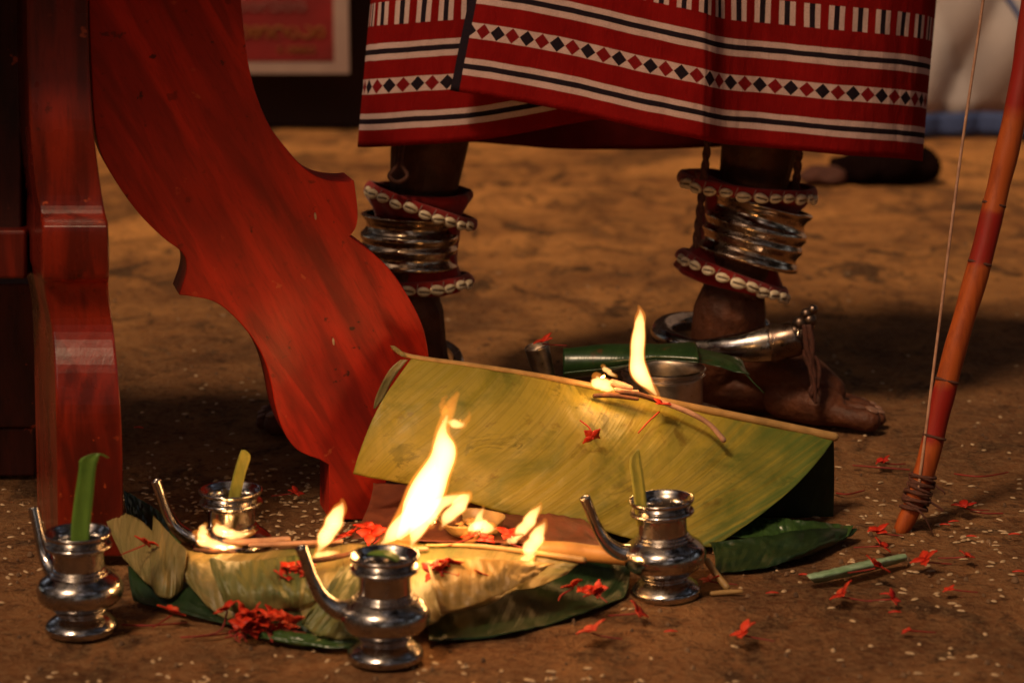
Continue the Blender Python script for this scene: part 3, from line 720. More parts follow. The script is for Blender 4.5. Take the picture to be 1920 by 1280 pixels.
tag(strip('leaf_shred', PT([(735, 648, 2.527), (745, 656, 2.526), (758, 668, 2.525)]), [.002, .0035, .003], LEAFO, 'small yellowish leaf scrap at the tip of the tented leaf rib'), cat='leaf strip')
# lower leaves on the ground
def leaf_patch(name, T, M, B, mat, label, us=.3, vs=.12, wr=.002, seed=1, cat='leaf', rib=None, nu=70, nv=30):
    r_ = empty(name, (sum((p for p in PT(B)), Vector()) / len(B)) * 1.0, label=label, cat=cat)
    r_.location.z = 0
    mk('blade', coons(PT(T), PT(M), PT(B), nu, nv, us, vs, wr, seed), mat, r_, thick=.0008)
    if rib: mk('rib', tube(PT(rib[0]), rib[1], 10, 40), RIB, r_)
    return r_
def gp(l): # pixel + height -> (x,y,Y)
    return [(x, y, G(x, y, z).y) for x, y, z in l]
leaf_patch('banana_leaf', gp([(345, 1030, .050), (430, 1040, .050), (540, 1028, .050), (640, 1024, .050), (690, 1026, .048)]),
           gp([(346, 1062, .040), (408, 1092, .034), (520, 1092, .035), (610, 1108, .032), (664, 1104, .033)]),
           gp([(350, 1090, .028), (392, 1138, .014), (428, 1158, .008), (470, 1146, .014), (515, 1150, .012), (548, 1140, .016), (572, 1180, .007), (610, 1194, .005), (648, 1182, .008)]),
           LEAFO, 'left half of the low pale banana leaf, green blotched, behind the nearest pot', .22, .10, .0035, 4, 'banana leaf', None, 90, 40)
leaf_patch('banana_leaf', gp([(640, 1020, .053), (720, 1018, .054), (840, 1020, .055), (960, 1032, .055), (1095, 1050, .051)]),
           gp([(650, 1102, .034), (740, 1104, .034), (850, 1090, .037), (965, 1070, .043), (1078, 1062, .046)]),
           gp([(668, 1196, .006), (740, 1180, .010), (812, 1168, .014), (840, 1150, .019), (920, 1132, .024), (960, 1108, .030), (1010, 1100, .032), (1062, 1076, .039)]),
           LEAFO, 'right half of the low pale leaf ending in a point under two flames', .26, .10, .0022, 44, 'banana leaf',
           (gp([(800, 1022, .056), (880, 1022, .057), (990, 1034, .057), (1094, 1049, .053)]), [.0012, .0022, .0028, .0034]), 110, 40)
leaf_patch('leaf_piece', gp([(392, 1046, .056), (450, 1052, .057), (520, 1044, .057), (575, 1040, .056)]), gp([(405, 1090, .045), (462, 1102, .045), (530, 1096, .045), (588, 1092, .044)]),
           gp([(428, 1142, .020), (480, 1150, .020), (545, 1140, .024), (596, 1128, .028)]), LEAFO2, 'greener blotched leaf piece lying over the left half of the low pale leaf', .14, .08, .004, 46)
leaf_patch('leaf_piece', gp([(640, 1062, .055), (690, 1056, .056), (725, 1050, .057)]), gp([(606, 1112, .040), (650, 1120, .040), (700, 1120, .040)]),
           gp([(566, 1168, .016), (600, 1192, .012), (660, 1196, .012)]), LEAFO2, 'green leaf piece behind the spout of the nearest pot', .10, .10, .004, 47)
leaf_patch('leaf_piece', gp([(800, 1050, .058), (880, 1046, .060), (960, 1050, .060), (1040, 1056, .057)]), gp([(812, 1100, .046), (890, 1090, .048), (955, 1076, .052), (1020, 1066, .054)]),
           gp([(828, 1150, .026), (905, 1128, .032), (960, 1102, .041), (1008, 1078, .049)]), LEAFO3, 'golden brown creased leaf piece lying over the pointed half of the low leaf', .20, .08, .0025, 48)
leaf_patch('folded_leaf', gp([(190, 950, .055), (225, 958, .056), (262, 974, .055), (290, 1000, .052)]), gp([(205, 990, .046), (232, 1010, .044), (262, 1035, .040), (288, 1050, .040)]),
           gp([(232, 1046, .032), (248, 1064, .028), (268, 1086, .022), (285, 1100, .020)]), LEAFO, 'upright pale folded leaf flap behind, nearest the chair leg', .08, .07, .002, 8)
leaf_patch('folded_leaf', gp([(288, 966, .062), (305, 985, .060), (326, 1008, .058), (350, 1030, .056)]), gp([(284, 1040, .045), (303, 1052, .044), (325, 1056, .042), (347, 1062, .042)]),
           gp([(283, 1094, .022), (296, 1116, .017), (322, 1120, .015), (342, 1104, .018)]), LEAFO, 'pale folded leaf flap hanging down with rounded end beside the low leaf', .06, .08, .0015, 9)
leaf_patch('green_leaf', gp([(232, 918, .03), (262, 935, .03), (300, 960, .028), (345, 1010, .02)]), gp([(234, 940, .022), (258, 958, .02), (292, 985, .02), (330, 1030, .012)]),
           gp([(238, 965, .012), (256, 985, .010), (285, 1012, .008), (318, 1050, .004)]), LEAFB, 'small shiny green leaf piece behind the folded flaps', .08, .05, .002, 12)
leaf_patch('green_leaf', gp([(240, 1060, .024), (330, 1085, .022), (450, 1120, .018), (560, 1150, .016), (650, 1170, .016)]), gp([(244, 1098, .012), (340, 1128, .010), (450, 1156, .008), (560, 1178, .008), (655, 1188, .010)]),
           gp([(250, 1124, .006), (350, 1152, .004), (450, 1176, .004), (560, 1196, .004), (668, 1208, .004)]), LEAFG, 'dark green leaf lying under the left side of the low pale leaf', .26, .06, .003, 14)
leaf_patch('green_leaf', gp([(560, 1110, .030), (640, 1130, .026), (740, 1150, .022)]), gp([(575, 1150, .016), (640, 1170, .014), (720, 1180, .014)]), gp([(592, 1176, .006), (640, 1188, .005), (700, 1200, .005)]), LEAFB,
           'small green leaf lobe behind the nearest pot', .1, .06, .002, 15)
leaf_patch('green_leaf', gp([(430, 1165, .010), (520, 1180, .010), (620, 1192, .010), (700, 1196, .008)]), gp([(440, 1178, .007), (520, 1192, .008), (610, 1202, .007), (690, 1206, .006)]), gp([(460, 1190, .004), (530, 1204, .003), (610, 1214, .003), (680, 1214, .003)]), LEAFB,
           'bright green leaf edge lying lowest in front beside the red flower cluster', .14, .04, .002, 16)
leaf_patch('green_leaf', gp([(800, 1080, .03), (920, 1085, .028), (1050, 1060, .026), (1180, 1050, .022)]), gp([(800, 1140, .012), (930, 1135, .012), (1060, 1105, .010), (1180, 1090, .010)]),
           gp([(805, 1200, .003), (930, 1192, .003), (1060, 1160, .003), (1170, 1120, .003)]), LEAFG, 'dark green leaf in shadow between the nearest pot and the right pot', .24, .1, .003, 17)
leaf_patch('green_leaf', gp([(1330, 1016, .012), (1420, 1006, .014), (1520, 992, .014), (1606, 990, .008)]), gp([(1340, 1040, .008), (1430, 1030, .008), (1520, 1020, .012), (1600, 1000, .006)]),
           gp([(1340, 1074, .002), (1420, 1066, .002), (1500, 1046, .003), (1570, 1018, .002)]), LEAFG, 'dark green leaf poking out under the right end of the tented leaf', .18, .05, .004, 18)
leaf_patch('green_leaf', gp([(1340, 965, .022), (1420, 968, .020), (1500, 975, .016), (1600, 984, .012)]), gp([(1350, 985, .016), (1430, 990, .013), (1510, 1000, .009), (1590, 1005, .006)]),
           gp([(1350, 1006, .012), (1440, 1010, .009), (1520, 1026, .003), (1580, 1012, .003)]), LEAFB, 'mid green leaf with curled edge lying over the dark one by the tented leaf', .16, .03, .004, 19)
leaf_patch('dry_leaf_sheath', gp([(700, 905, .046), (790, 912, .046), (900, 940, .044), (1010, 955, .044), (1080, 968, .040), (1145, 1012, .034)]), gp([(690, 950, .040), (790, 960, .042), (900, 975, .044), (1010, 985, .044), (1080, 995, .040), (1150, 1022, .034)]),
           gp([(660, 1010, .034), (780, 1012, .040), (900, 1016, .044), (1010, 1020, .044), (1090, 1026, .040), (1160, 1034, .034)]), SPATHE, 'reddish brown dry leaf sheath under the tented leaf, holding the burning bowl', .3, .08, .004, 21, 'leaf sheath')
sb = tag(mk('leaf_stalk', tube(PT(gp([(1018, 1030, .045), (1060, 1032, .044), (1100, 1036, .042), (1175, 1044, .040), (1230, 1050, .036)])), [.0090, .0095, .0090, .0085, .008], 14, 20), STALK), 'thick orange brown leaf stalk lying across behind the right pot', 'stalk')
tag(mk('leaf_stalk', tube(PT(gp([(1325, 1050, .03), (1342, 1075, .016), (1362, 1100, .006)])), [.0035, .0035, .0040], 10, 14), RIB), 'short pale stalk leaning on the earth at the right pot', 'stalk')
tag(mk('leaf_stalk', tube(PT(gp([(1335, 1112, .003), (1362, 1110, .003), (1390, 1108, .004)])), [.0025, .003, .002], 8, 10), RIB), 'thin pale stalk lying flat on the earth right of the right pot', 'stalk')
tag(mk('leaf_stalk', tube(PT(gp([(470, 1022, .056), (560, 1018, .056), (640, 1014, .056)])), [.0022, .0028, .002], 8, 16), TWIG), 'thin pinkish stick lying along the back edge of the low leaf', 'stick')
tag(mk('leaf_peel', coons(PT(gp([(1512, 1078, .010), (1570, 1064, .012), (1640, 1048, .012), (1698, 1038, .010)])), PT(gp([(1518, 1084, .012), (1574, 1072, .015), (1644, 1056, .014), (1700, 1044, .010)])),
    PT(gp([(1528, 1092, .003), (1582, 1082, .003), (1650, 1064, .003), (1700, 1050, .003)])), 50, 14, .1, .02, .0015, 3), PEEL, thick=.0012), 'pale green wet strip of peel lying on the earth at right', 'peel')

# ------------------------------------------------------------------ large vessel behind with rolled leaf
vx = P(1243, 690, 2.84); vb = Vector((vx.x, vx.y, 0)); zr = vx.z
lv = empty('large_spouted_pot', vb, label='large brass grey spouted vessel behind the tented leaf, covered by a rolled green leaf', cat='pot')
LP = [(.0001, .004), (.05, .002), (.056, 0), (.057, .006), (.042, .014), (.055, .022), (.076, .038), (.080, .052), (.070, .056), (.056, .062), (.050, .065), (.0485, .070), (.0480, zr - .012), (.0475, zr - .010), (.0505, zr - .0075), (.048, zr - .005), (.0505, zr - .002), (.052, zr), (.049, zr + .0015), (.044, zr - .005), (.042, .09)]
mk('vessel_body', lathe(lin(LP, 0, 12, 60), 72), STEEL, lv, local=True)
mk('vessel_neck', lathe(lin(LP, 11, 21, 60), 72), STEEL, lv, local=True)
s0 = P(1006, 648, 2.80) - vb; s0.z = P(1006, 648, 2.80).z
sp_pts = [Vector((-.072, -.005, .045)), Vector((-.095, -.012, .052)), Vector((s0.x + .022, -.03, .075)), Vector((s0.x + .010, -.036, .11)), s0]
mk('vessel_spout', tube(sp_pts, [.018, .015, .0125, .0128, .0152], 22, 40, hollow=True), STEEL, lv, local=True)
rl = empty('rolled_leaf', P(1180, 690, 2.80), label='dark green rolled banana leaf laid over the large vessel, one end flaring flat', cat='leaf')
def roll(u, v):
    a = v * R(430) + R(200); x0 = 1056 + 250 * u; py = 682 - 22 * min(1, u * 1.5); 
    c = P(x0, py, 2.80); r_ = (.021 - .002 * math.cos(u * 9)) * (1 - .10 * v)
    sq = 1 - .62 * min(1, u * 1.4)
    return c + Vector((0, math.cos(a) * r_ * (1 + .9 * u), math.sin(a) * r_ * sq)), (u * .16, v * .12)
mk('roll', grid(roll, 60, 70), LEAFR, rl, thick=.0012)
mk('flap', coons(PT([(1200, 648, 2.84), (1260, 646, 2.85), (1320, 655, 2.84), (1372, 668, 2.83), (1392, 676, 2.82)]), PT([(1205, 660, 2.80), (1262, 658, 2.80), (1322, 668, 2.80), (1376, 680, 2.79), (1398, 692, 2.79)]),
    PT([(1212, 676, 2.775), (1266, 674, 2.77), (1326, 682, 2.77), (1378, 696, 2.765), (1406, 702, 2.765)]), 50, 20, .12, .05, .002, 31), LEAFR, rl, thick=.001)
mk('torn_thread', tube(PT([(1398, 700, 2.768), (1412, 716, 2.765), (1432, 736, 2.762)]), [.0012, .0008, .0005], 6, 12), LEAFR, rl)

# ------------------------------------------------------------------ bowl with burning offering
ob = empty('offering_bowl', G(884, 1000, .046), label='small pale leaf bowl of burning offerings beside the largest flame', cat='bowl')
mk('bowl', lathe(prof([(.0001, 0), (.018, .001), (.028, .006), (.033, .013), (.0345, .016), (.033, .0165), (.027, .009), (.017, .004), (.0001, .003)], 36), 48, lambda a, z: .05 * math.sin(5 * a)), RIB, ob, local=True)
rd = random.Random(8)
mk('offering', merge(*[xf(lump((0, 0, 0), (.006, .005, .004), i), Matrix.Translation((rd.uniform(-.018, .02), rd.uniform(-.014, .014), .008 + rd.uniform(0, .004)))) for i in range(12)]), STALK, ob, local=True)
mk('charred_lump', lump((-.020, -.004, .018), (.010, .009, .011), 4), CHAR, ob, local=True)

# ------------------------------------------------------------------ flames
def flame_light(parent, loc, e, r=.006):
    l = bpy.data.lights.new('flame_light', 'POINT'); l.energy = e; l.color = (1.0, .50, .16); l.shadow_soft_size = r
    o = bpy.data.objects.new('flame_light', l); C.objects.link(o); o.parent = parent; o.location = Vector(loc) - parent.location
def flame(parent, pts, Y, rad, core=1.0, flat=.8):
    s = (Y * 1.03) / FPX; rd = random.Random(int(pts[0][0]))
    pr = catmull([(x, y, r) for (x, y), r in zip(pts, rad)], 30)
    pr = [(x + 1.2 * math.sin(i * .55), y, r * (1 + .07 * math.sin(i * .8 + 1))) for i, (x, y, r) in enumerate(pr)]
    o = mk('flame', tube([P(x, y, Y) for x, y, r in pr], [r * s for x, y, r in pr], 18, 60, flat, (0, 1, 0)), FLAME, parent)
    if core:
        n = max(6, int(30 * core)); c = pr[2:n - 2]
        mk('flame_core', tube([P(x, y, Y) for x, y, r in c], [max(.0003, r * s * (  .84 * min(1, .35 + i / 6, .25 + (len(c) - 1 - i) / 8))) for i, (x, y, r) in enumerate(c)], 16, 50, flat, (0, 1, 0)), FCORE, parent)
    return o
def wick(parent, pts, rad, mat=CHAR, name='wick'):
    return mk(name, tube(pts, rad, 8, 18), mat, parent)
grp = 'burning wicks on the leaves'
def wthing(px, py, z, label, g=grp): return empty('burning_wick', G(px, py, z), label=label, cat='flame', group=g)
# largest flame
Y1 = G(745, 1030, .055).y
f1 = wthing(745, 1030, .055, 'tallest flame curling up from the middle of the low pale leaf')
flame(f1, [(736, 1022), (762, 985), (792, 940), (815, 890), (831, 850), (830, 812), (838, 782), (846, 756), (858, 738)], Y1, [18, 33, 37, 33, 27, 16, 13, 10, 5], .86)
flame(f1, [(708, 1024), (738, 1000), (776, 958), (800, 915), (818, 860)], Y1 + .004, [6, 16, 22, 17, 6])
flame(f1, [(836, 790), (850, 793), (864, 796), (876, 788), (880, 772)], Y1 + .002, [7, 9, 9, 6, 2], .7)
flame(f1, [(832, 770), (830, 752), (838, 742)], Y1 + .003, [8, 5, 2], 0)
flame(f1, [(768, 1028), (778, 1004), (796, 970), (820, 948), (850, 934), (880, 926)], Y1 - .006, [5, 14, 20, 15, 12, 7])
flame(f1, [(826, 990), (838, 972), (856, 952), (872, 934), (880, 924)], Y1 + .006, [4, 12, 16, 14, 6])
flame(f1, [(808, 985), (812, 970), (820, 958)], Y1 + .012, [7, 9, 6])
wick(f1, PT(gp([(690, 1030, .054), (740, 1030, .056), (800, 1028, .055)])), [.002, .003, .002], TWIG)
flame_light(f1, P(815, 900, Y1 - .03), .80, .02); flame_light(f1, P(790, 990, Y1 - .03), .5, .015)
f2 = wthing(600, 1040, .052, 'slender leaning flame at the left of the tallest one')
Y2 = G(605, 1040, .055).y
flame(f2, [(592, 1038), (608, 1012), (622, 985), (636, 958), (642, 938)], Y2, [5, 15, 19, 15, 5])
wick(f2, PT(gp([(580, 1052, .052), (620, 1046, .054), (665, 1036, .055)])), [.0025, .003, .0025]); flame_light(f2, P(618, 990, Y2), .12)
flame(f2, [(584, 1044), (600, 1040), (620, 1037), (636, 1034)], Y2 - .004, [4, 8, 7, 3])
f3 = wthing(975, 1015, .052, 'left flame of the leaning pair on the right of the low leaf')
Y3 = G(975, 1020, .058).y
flame(f3, [(962, 1012), (980, 992), (998, 968), (1014, 944)], Y3, [5, 13, 13, 4])
wick(f3, PT(gp([(940, 1024, .055), (962, 1016, .056), (985, 1012, .056)])), [.002, .0025, .002]); flame_light(f3, P(990, 975, Y3 - .01), .10)
flame(f3, [(948, 1016), (962, 1012), (978, 1004)], Y3 - .004, [4, 8, 4])
f4 = wthing(990, 1045, .05, 'right flame of the leaning pair, nearer the leaf edge')
flame(f4, [(980, 1046), (996, 1024), (1010, 1000), (1022, 975)], Y3 - .03, [8, 16, 15, 5])
wick(f4, PT(gp([(985, 1074, .048), (998, 1052, .052), (1000, 1040, .054)])), [.003, .003, .002], RIB); flame_light(f4, P(1004, 1010, Y3 - .05), .12)
flame(f4, [(972, 1050), (990, 1046), (1006, 1034)], Y3 - .034, [4, 9, 5])
f5 = wthing(905, 1005, .05, 'small pointed flame rising out of the offering bowl')
Y5 = G(900, 1003, .058).y
flame(f5, [(880, 1006), (892, 988), (900, 968), (906, 948)], Y5 - .006, [14, 13, 8, 3]); flame(f5, [(886, 994), (905, 988), (928, 992)], Y5 - .012, [10, 17, 9]); flame_light(f5, P(900, 980, Y5 - .01), .12)
Y6 = G(420, 1030, .052).y
f6 = wthing(400, 1025, .052, 'low curling flame in front of the back pot, left tongue')
flame(f6, [(368, 1000), (380, 1010), (398, 1019), (425, 1024), (452, 1024)], Y6 - .012, [8, 14, 11, 8, 4]); flame(f6, [(385, 982), (380, 996), (384, 1008)], Y6 - .014, [4, 11, 11])
wick(f6, PT(gp([(365, 1030, .05), (400, 1034, .052), (440, 1036, .052)])), [.002, .003, .002]); flame_light(f6, P(395, 1005, Y6 - .01), .08)
f7 = wthing(440, 1012, .054, 'low curling flame in front of the back pot, right tongue')
flame(f7, [(404, 978), (410, 990), (428, 1000), (452, 1002), (476, 996)], Y6 - .004, [6, 13, 12, 9, 5])
wick(f7, PT(gp([(420, 1014, .054), (470, 1016, .055), (540, 1010, .056)])), [.002, .004, .003], TWIG); flame_light(f7, P(430, 990, Y6), .06)
# on the tented leaf rib
Y8 = 2.548
f8 = empty('burning_wick', P(1235, 752, Y8), label='tall upright flame on the rib of the tented leaf', cat='flame', group=grp)
flame(f8, [(1236, 748), (1216, 722), (1198, 692), (1194, 655), (1200, 615), (1200, 592), (1198, 574)], Y8, [4, 13, 18, 15, 13, 10, 3])
wick(f8, [P(1238, 754, 2.543), P(1200, 740, 2.537), P(1165, 735, 2.535)], [.002, .003, .0025]); 
wick(f8, [P(1236, 752, 2.543), P(1290, 772, 2.535), P(1330, 795, 2.528), P(1356, 824, 2.520)], [.0026, .0032, .0028, .0034], TWIG, 'wick_tail')
flame_light(f8, P(1205, 670, Y8 - .02), .38, .012)
f9 = empty('burning_wick', P(1130, 740, Y8), label='small round flame at the left end of the burning wicks on the tented leaf', cat='flame', group=grp)
flame(f9, [(1118, 706), (1124, 716), (1140, 726), (1150, 732)], Y8 - .006, [9, 16, 12, 5])
wick(f9, [P(1115, 742, 2.537), P(1150, 741, 2.535), P(1195, 748, 2.533)], [.0025, .003, .002]); flame_light(f9, P(1128, 708, Y8 - .02), .10)
f10 = empty('burning_wick', P(1150, 705, Y8), label='tiny dim flame licking up between the two flames on the tented leaf', cat='flame', group=grp)
flame(f10, [(1130, 686), (1140, 696), (1156, 706)], Y8, [4, 6, 3])
wick(f10, [P(1148, 716, 2.545), P(1165, 722, 2.543), P(1182, 727, 2.54)], [.0035, .004, .003], TWIG)
wick(f10, [P(1155, 730, 2.540), P(1175, 735, 2.538), P(1195, 734, 2.54)], [.0025, .003, .002], TWIG)

# ------------------------------------------------------------------ bow
bw = empty('bow', G(1697, 990), label='orange and red painted bow with its string, standing upright at the right edge', cat='bow')
bp = [(1690, 992, 2.545), (1715, 940, 2.55), (1743, 850, 2.56), (1768, 745, 2.57), (1795, 640, 2.58), (1838, 490, 2.60), (1872, 350, 2.62), (1902, 220, 2.635), (1925, 90, 2.65), (1945, -80, 2.67), (1958, -300, 2.69)]
bc = catmull([tuple(P(*p)) + (r_,) for p, r_ in zip(bp, [.0085, .0112, .0118, .0122, .0125, .0127, .0128, .0128, .0128, .0128, .0128])], 160)
kb = N('bow_lacquer'); sb_ = kb.n('SeparateXYZ'); kb.put(sb_.inputs[0], kb.co('Object'))
bz = kb.math('ADD', sb_.outputs[2], kb.math('MULTIPLY', kb.math('SUBTRACT', kb.noise(kb.co('Object'), 60, 4), .5), .012))
H = [P(1800, y_, 2.6).z * 1.0 - .0 for y_ in (1000, 815, 805, 715, 700, 498, 486, 404, 392, 235, 200, -300)]
O_, R_ = (.31, .062, .010), (.21, .009, .005)
bcol = kb.ramp(kb.math('DIVIDE', bz, .8), [(max(0, h / .8), c) for h, c in zip(H, (O_, O_, R_, R_, O_, O_, R_, R_, O_, O_, R_, R_))])
dn = kb.noise(kb.co('Object', (1, 1, .15)), 90, 4, .6)
bcol = kb.mix(kb.math('MULTIPLY', kb.ramp(dn, [(.45, 0.0), (.65, 1.0)]), .55), bcol, (.14, .022, .006))
BOWM = kb.done(kb.bsdf(bcol, .5, 0, kb.bump(dn, .4, .001), .25))
mk('bow_limb', tube([c[:3] for c in bc], [c[3] * (1 + .05 * math.sin(i * .35) * math.sin(i * .11)) for i, c in enumerate(bc)], 24), BOWM, bw)
def wrap(px, py, Y, r_, n, pitch, mat, name='binding'):
    ax = (P(1743, 850, 2.56) - P(1715, 940, 2.55)).normalized(); e1 = ax.cross(Vector((0, 1, 0))).normalized(); e2 = ax.cross(e1); c = P(px, py, Y)
    pts = [c + ax * (i / 14 * pitch) + (e1 * math.cos(i / 14 * 6.283) + e2 * math.sin(i / 14 * 6.283)) * r_ * (1 + .1 * math.sin(i * 1.7)) for i in range(int(14 * n))]
    mk(name, tube(pts, [.0016] * len(pts), 6), mat, bw)
rdw = random.Random(3)
ax = (P(1743, 850, 2.56) - P(1715, 940, 2.55)).normalized(); e1 = ax.cross(Vector((0, 1, 0))).normalized(); e2 = ax.cross(e1); cc = P(1712, 955, 2.548)
pts = [cc + ax * ((i / 12 * .0026) + .003 * math.sin(i * .37)) + (e1 * math.cos(i / 12 * 6.283) + e2 * math.sin(i / 12 * 6.283)) * (.0135 + rdw.uniform(-.001, .002)) for i in range(12 * 15)]
mk('binding', tube(pts, [.0018] * len(pts), 6), CORD, bw)
for k in range(7):
    a_ = rdw.uniform(0, 6.28); q0 = cc + ax * rdw.uniform(0, .035) + (e1 * math.cos(a_) + e2 * math.sin(a_)) * .015
    mk('loose_thread', tube([q0, q0 + Vector((rdw.uniform(0, .016), -.004, rdw.uniform(-.012, .004))), q0 + Vector((rdw.uniform(.006, .024), -.004, rdw.uniform(-.03, -.006)))], [.0013, .0011, .0005], 6, 10), CORD, bw)
for x, y, Y in ((1752, 820, 2.563), (1776, 715, 2.573), (1837, 495, 2.60), (1864, 385, 2.617)): wrap(x, y, Y, .0127, 1.1, .003, CORD)
mk('bow_string', tube([P(1722, 915, 2.54), P(1737, 800, 2.56), P(1762, 600, 2.60), P(1800, 300, 2.65), P(1838, 40, 2.69), P(1870, -200, 2.72)], [.0017] * 6, 8, 40), TWIG, bw)

# ------------------------------------------------------------------ red flowers
def flower_mesh(rd, s=1.0):
    V, F = [], []
    for k in range(4):
        a = k * math.pi / 2 + rd.uniform(-.25, .25); L = .0125 * s * rd.uniform(.85, 1.1); w_ = .0046 * s; lift = rd.uniform(.0, .6)
        d = Vector((math.cos(a), math.sin(a), 0)); e = Vector((-math.sin(a), math.cos(a), 0)); n0 = len(V)
        for i in range(7):
            t = i / 6; ww = w_ * math.sin(min(1, t * 1.02 + .12) * math.pi * .97) ** .7
            c = d * (L * t) + Vector((0, 0, L * lift * math.sin(t * 1.8) * .7 + .001))
            V += [c - e * ww, c + Vector((0, 0, -.0008 * s)), c + e * ww]
        for i in range(6):
            for j in range(2):
                q = n0 + i * 3 + j; F.append((q, q + 1, q + 4, q + 3))
    return V, F
def flower(px, py, z, label, seed, s=1.0, yaw=None, tilt=None, stem=(1, 0), Y=None, group='red flowers strewn about', stemlen=.028, wstem=None):
    rd = random.Random(seed); loc = G(px, py, z) if Y is None else P(px, py, Y)
    o = empty('ixora_flower', loc, label=label, cat='flower', group=group)
    tl = tilt if tilt is not None else rd.uniform(.2, .9); az = math.atan2(stem[1], stem[0])
    M = Matrix.Rotation(az, 4, 'Z') @ Matrix.Rotation(-tl, 4, 'Y') @ Matrix.Rotation(rd.uniform(0, 1.5), 4, 'Z')
    mk('petals', xf(flower_mesh(rd, s), Matrix.Translation((0, 0, .006 * s)) @ M), PETAL, o, local=True, thick=.0006)
    if wstem: mk('stem', tube([P(*q) for q in wstem], [.0010, .0009, .0008], 6, 14), PETAL, o)
    elif stemlen > 0:
        d = Vector((stem[0], stem[1], 0)).normalized()
        mk('stem', tube([Vector((0, 0, .005)), d * stemlen * .4 + Vector((0, rd.uniform(-.003, .003), .003)), d * stemlen + Vector((0, rd.uniform(-.004, .004), .0015))], [.0009, .0008, .0007], 6, 10), STEM, o, local=True)
    return o
FL = [((1655, 874, .002), 'dark red flower lying flat on the earth behind the tented leaf end', (1, .1), .9),
      ((1808, 960, .004), 'red flower with long stem pointing right, beyond the foot of the bow', (1, -.05), 1.1),
      ((1645, 1008, .006), 'red flower standing open just below the foot of the bow', (1, .2), 1.15),
      ((1652, 1032, .004), 'dark red flower crumpled under the open one below the bow', (-1, .2), .9),
      ((1640, 1074, .012), 'open red flower resting on the pale green strip of peel', (-1, -.2), 1.25),
      ((1735, 1062, .006), 'bright red flower lying right of the pale green peel', (1, .2), 1.25),
      ((1812, 1052, .004), 'small red flower at the end of its stem near the right edge', (-1, .1), .8),
      ((1580, 1128, .004), 'red flower lying in shadow below the pale green peel', (1, -.1), 1.2),
      ((1672, 1132, .003), 'small red flower below and right of the peel', (-1, .3), .9),
      ((1780, 1112, .002), 'thin red flower with a long straight stem near the right edge', (1, 0), .6),
      ((1395, 1200, .006), 'blurred red flower on the earth at the bottom right of the right pot', (1, -.2), 1.3),
      ((1110, 1196, .005), 'blurred red flower on the bare earth in front of the dark leaf', (1, -.1), 1.2),
      ((1196, 1158, .005), 'red flower lying just in front of the right pot foot', (-1, .1), 1.1),
      ((1330, 1098, .004), 'dark red flower half hidden beside the right pot foot', (1, .1), .9),
      ((322, 1162, .006), 'red flower with crossed petals left of the big red cluster', (-.6, -1), 1.3),
      ((555, 932, .002), 'dark red flower on the rice strewn earth beside the chair foot', (-1, .1), .9),
      ((272, 1030, .050), 'red flower caught on the pale folded leaf flap', (-.7, -.7), 1.0),
      ((1700, 1190, .001), 'tiny red flower near the bottom right of the picture', (1, 0), .5)]
for i, ((x, y, z), lab, stm, s) in enumerate(FL): flower(x, y, z, lab, 30 + i, s, stem=stm)
flower(1112, 830, 0, 'red flower on the middle of the tented leaf with its stem curling up', 61, 1.0, stem=(-.3, .9), Y=2.474, tilt=-1.1, wstem=[(1112, 822, 2.474), (1106, 803, 2.483), (1088, 788, 2.492)])
flower(1240, 770, 0, 'red flower lying at the foot of the tall flame on the tented leaf', 62, 1.1, stem=(-.5, -.8), Y=2.533, tilt=.2, wstem=[(1236, 772, 2.532), (1216, 790, 2.522), (1197, 811, 2.512)])
flower(1018, 652, 0, 'red flower resting on the spout of the large vessel', 63, 1.2, stem=(1, .1), Y=2.785, tilt=.4)
def cluster(px, py, z, n, spread, label, seed):
    rd = random.Random(seed); o = empty('flower_cluster', G(px, py, z), label=label, cat='flower cluster', group='red flower clusters')
    for i in range(n):
        x, y = rd.gauss(0, spread), rd.gauss(0, spread * .5); h = rd.uniform(.0, .020 if n > 12 else .008)
        M = Matrix.Translation((x, y, h + .004)) @ Matrix.Rotation(rd.uniform(0, 6), 4, 'Z') @ Matrix.Rotation(rd.uniform(-1.1, 1.1), 4, 'X')
        mk('petals', xf(flower_mesh(rd, rd.uniform(.85, 1.2)), M), PETAL, o, local=True, thick=.0006)
        if i % 2 == 0: mk('stem', tube([Vector((x, y, h + .003)), Vector((x * 1.6 + rd.uniform(-.01, .01), y - .006, .004)), Vector((x * 2.2, y - .014, .001))], [.001, .0009, .0007], 6, 8), STEM, o, local=True)
cluster(478, 1192, .003, 22, .015, 'large bunch of red flowers on the earth left of the nearest pot', 71)
cluster(545, 1088, .044, 6, .010, 'small bunch of red flowers on the low leaf at the spout of the nearest pot', 72)
cluster(828, 1085, .046, 7, .013, 'bunch of red flowers on the low leaf right of the nearest pot', 73)
cluster(1098, 1118, .020, 4, .012, 'loose dark red flowers in the shadow under the tip of the low leaf', 74)
cluster(690, 1010, .056, 4, .016, 'red flowers scattered along the rib at the foot of the tallest flame', 75)
cluster(925, 1022, .056, 3, .012, 'few red flowers between the bowl and the pair of flames', 76)
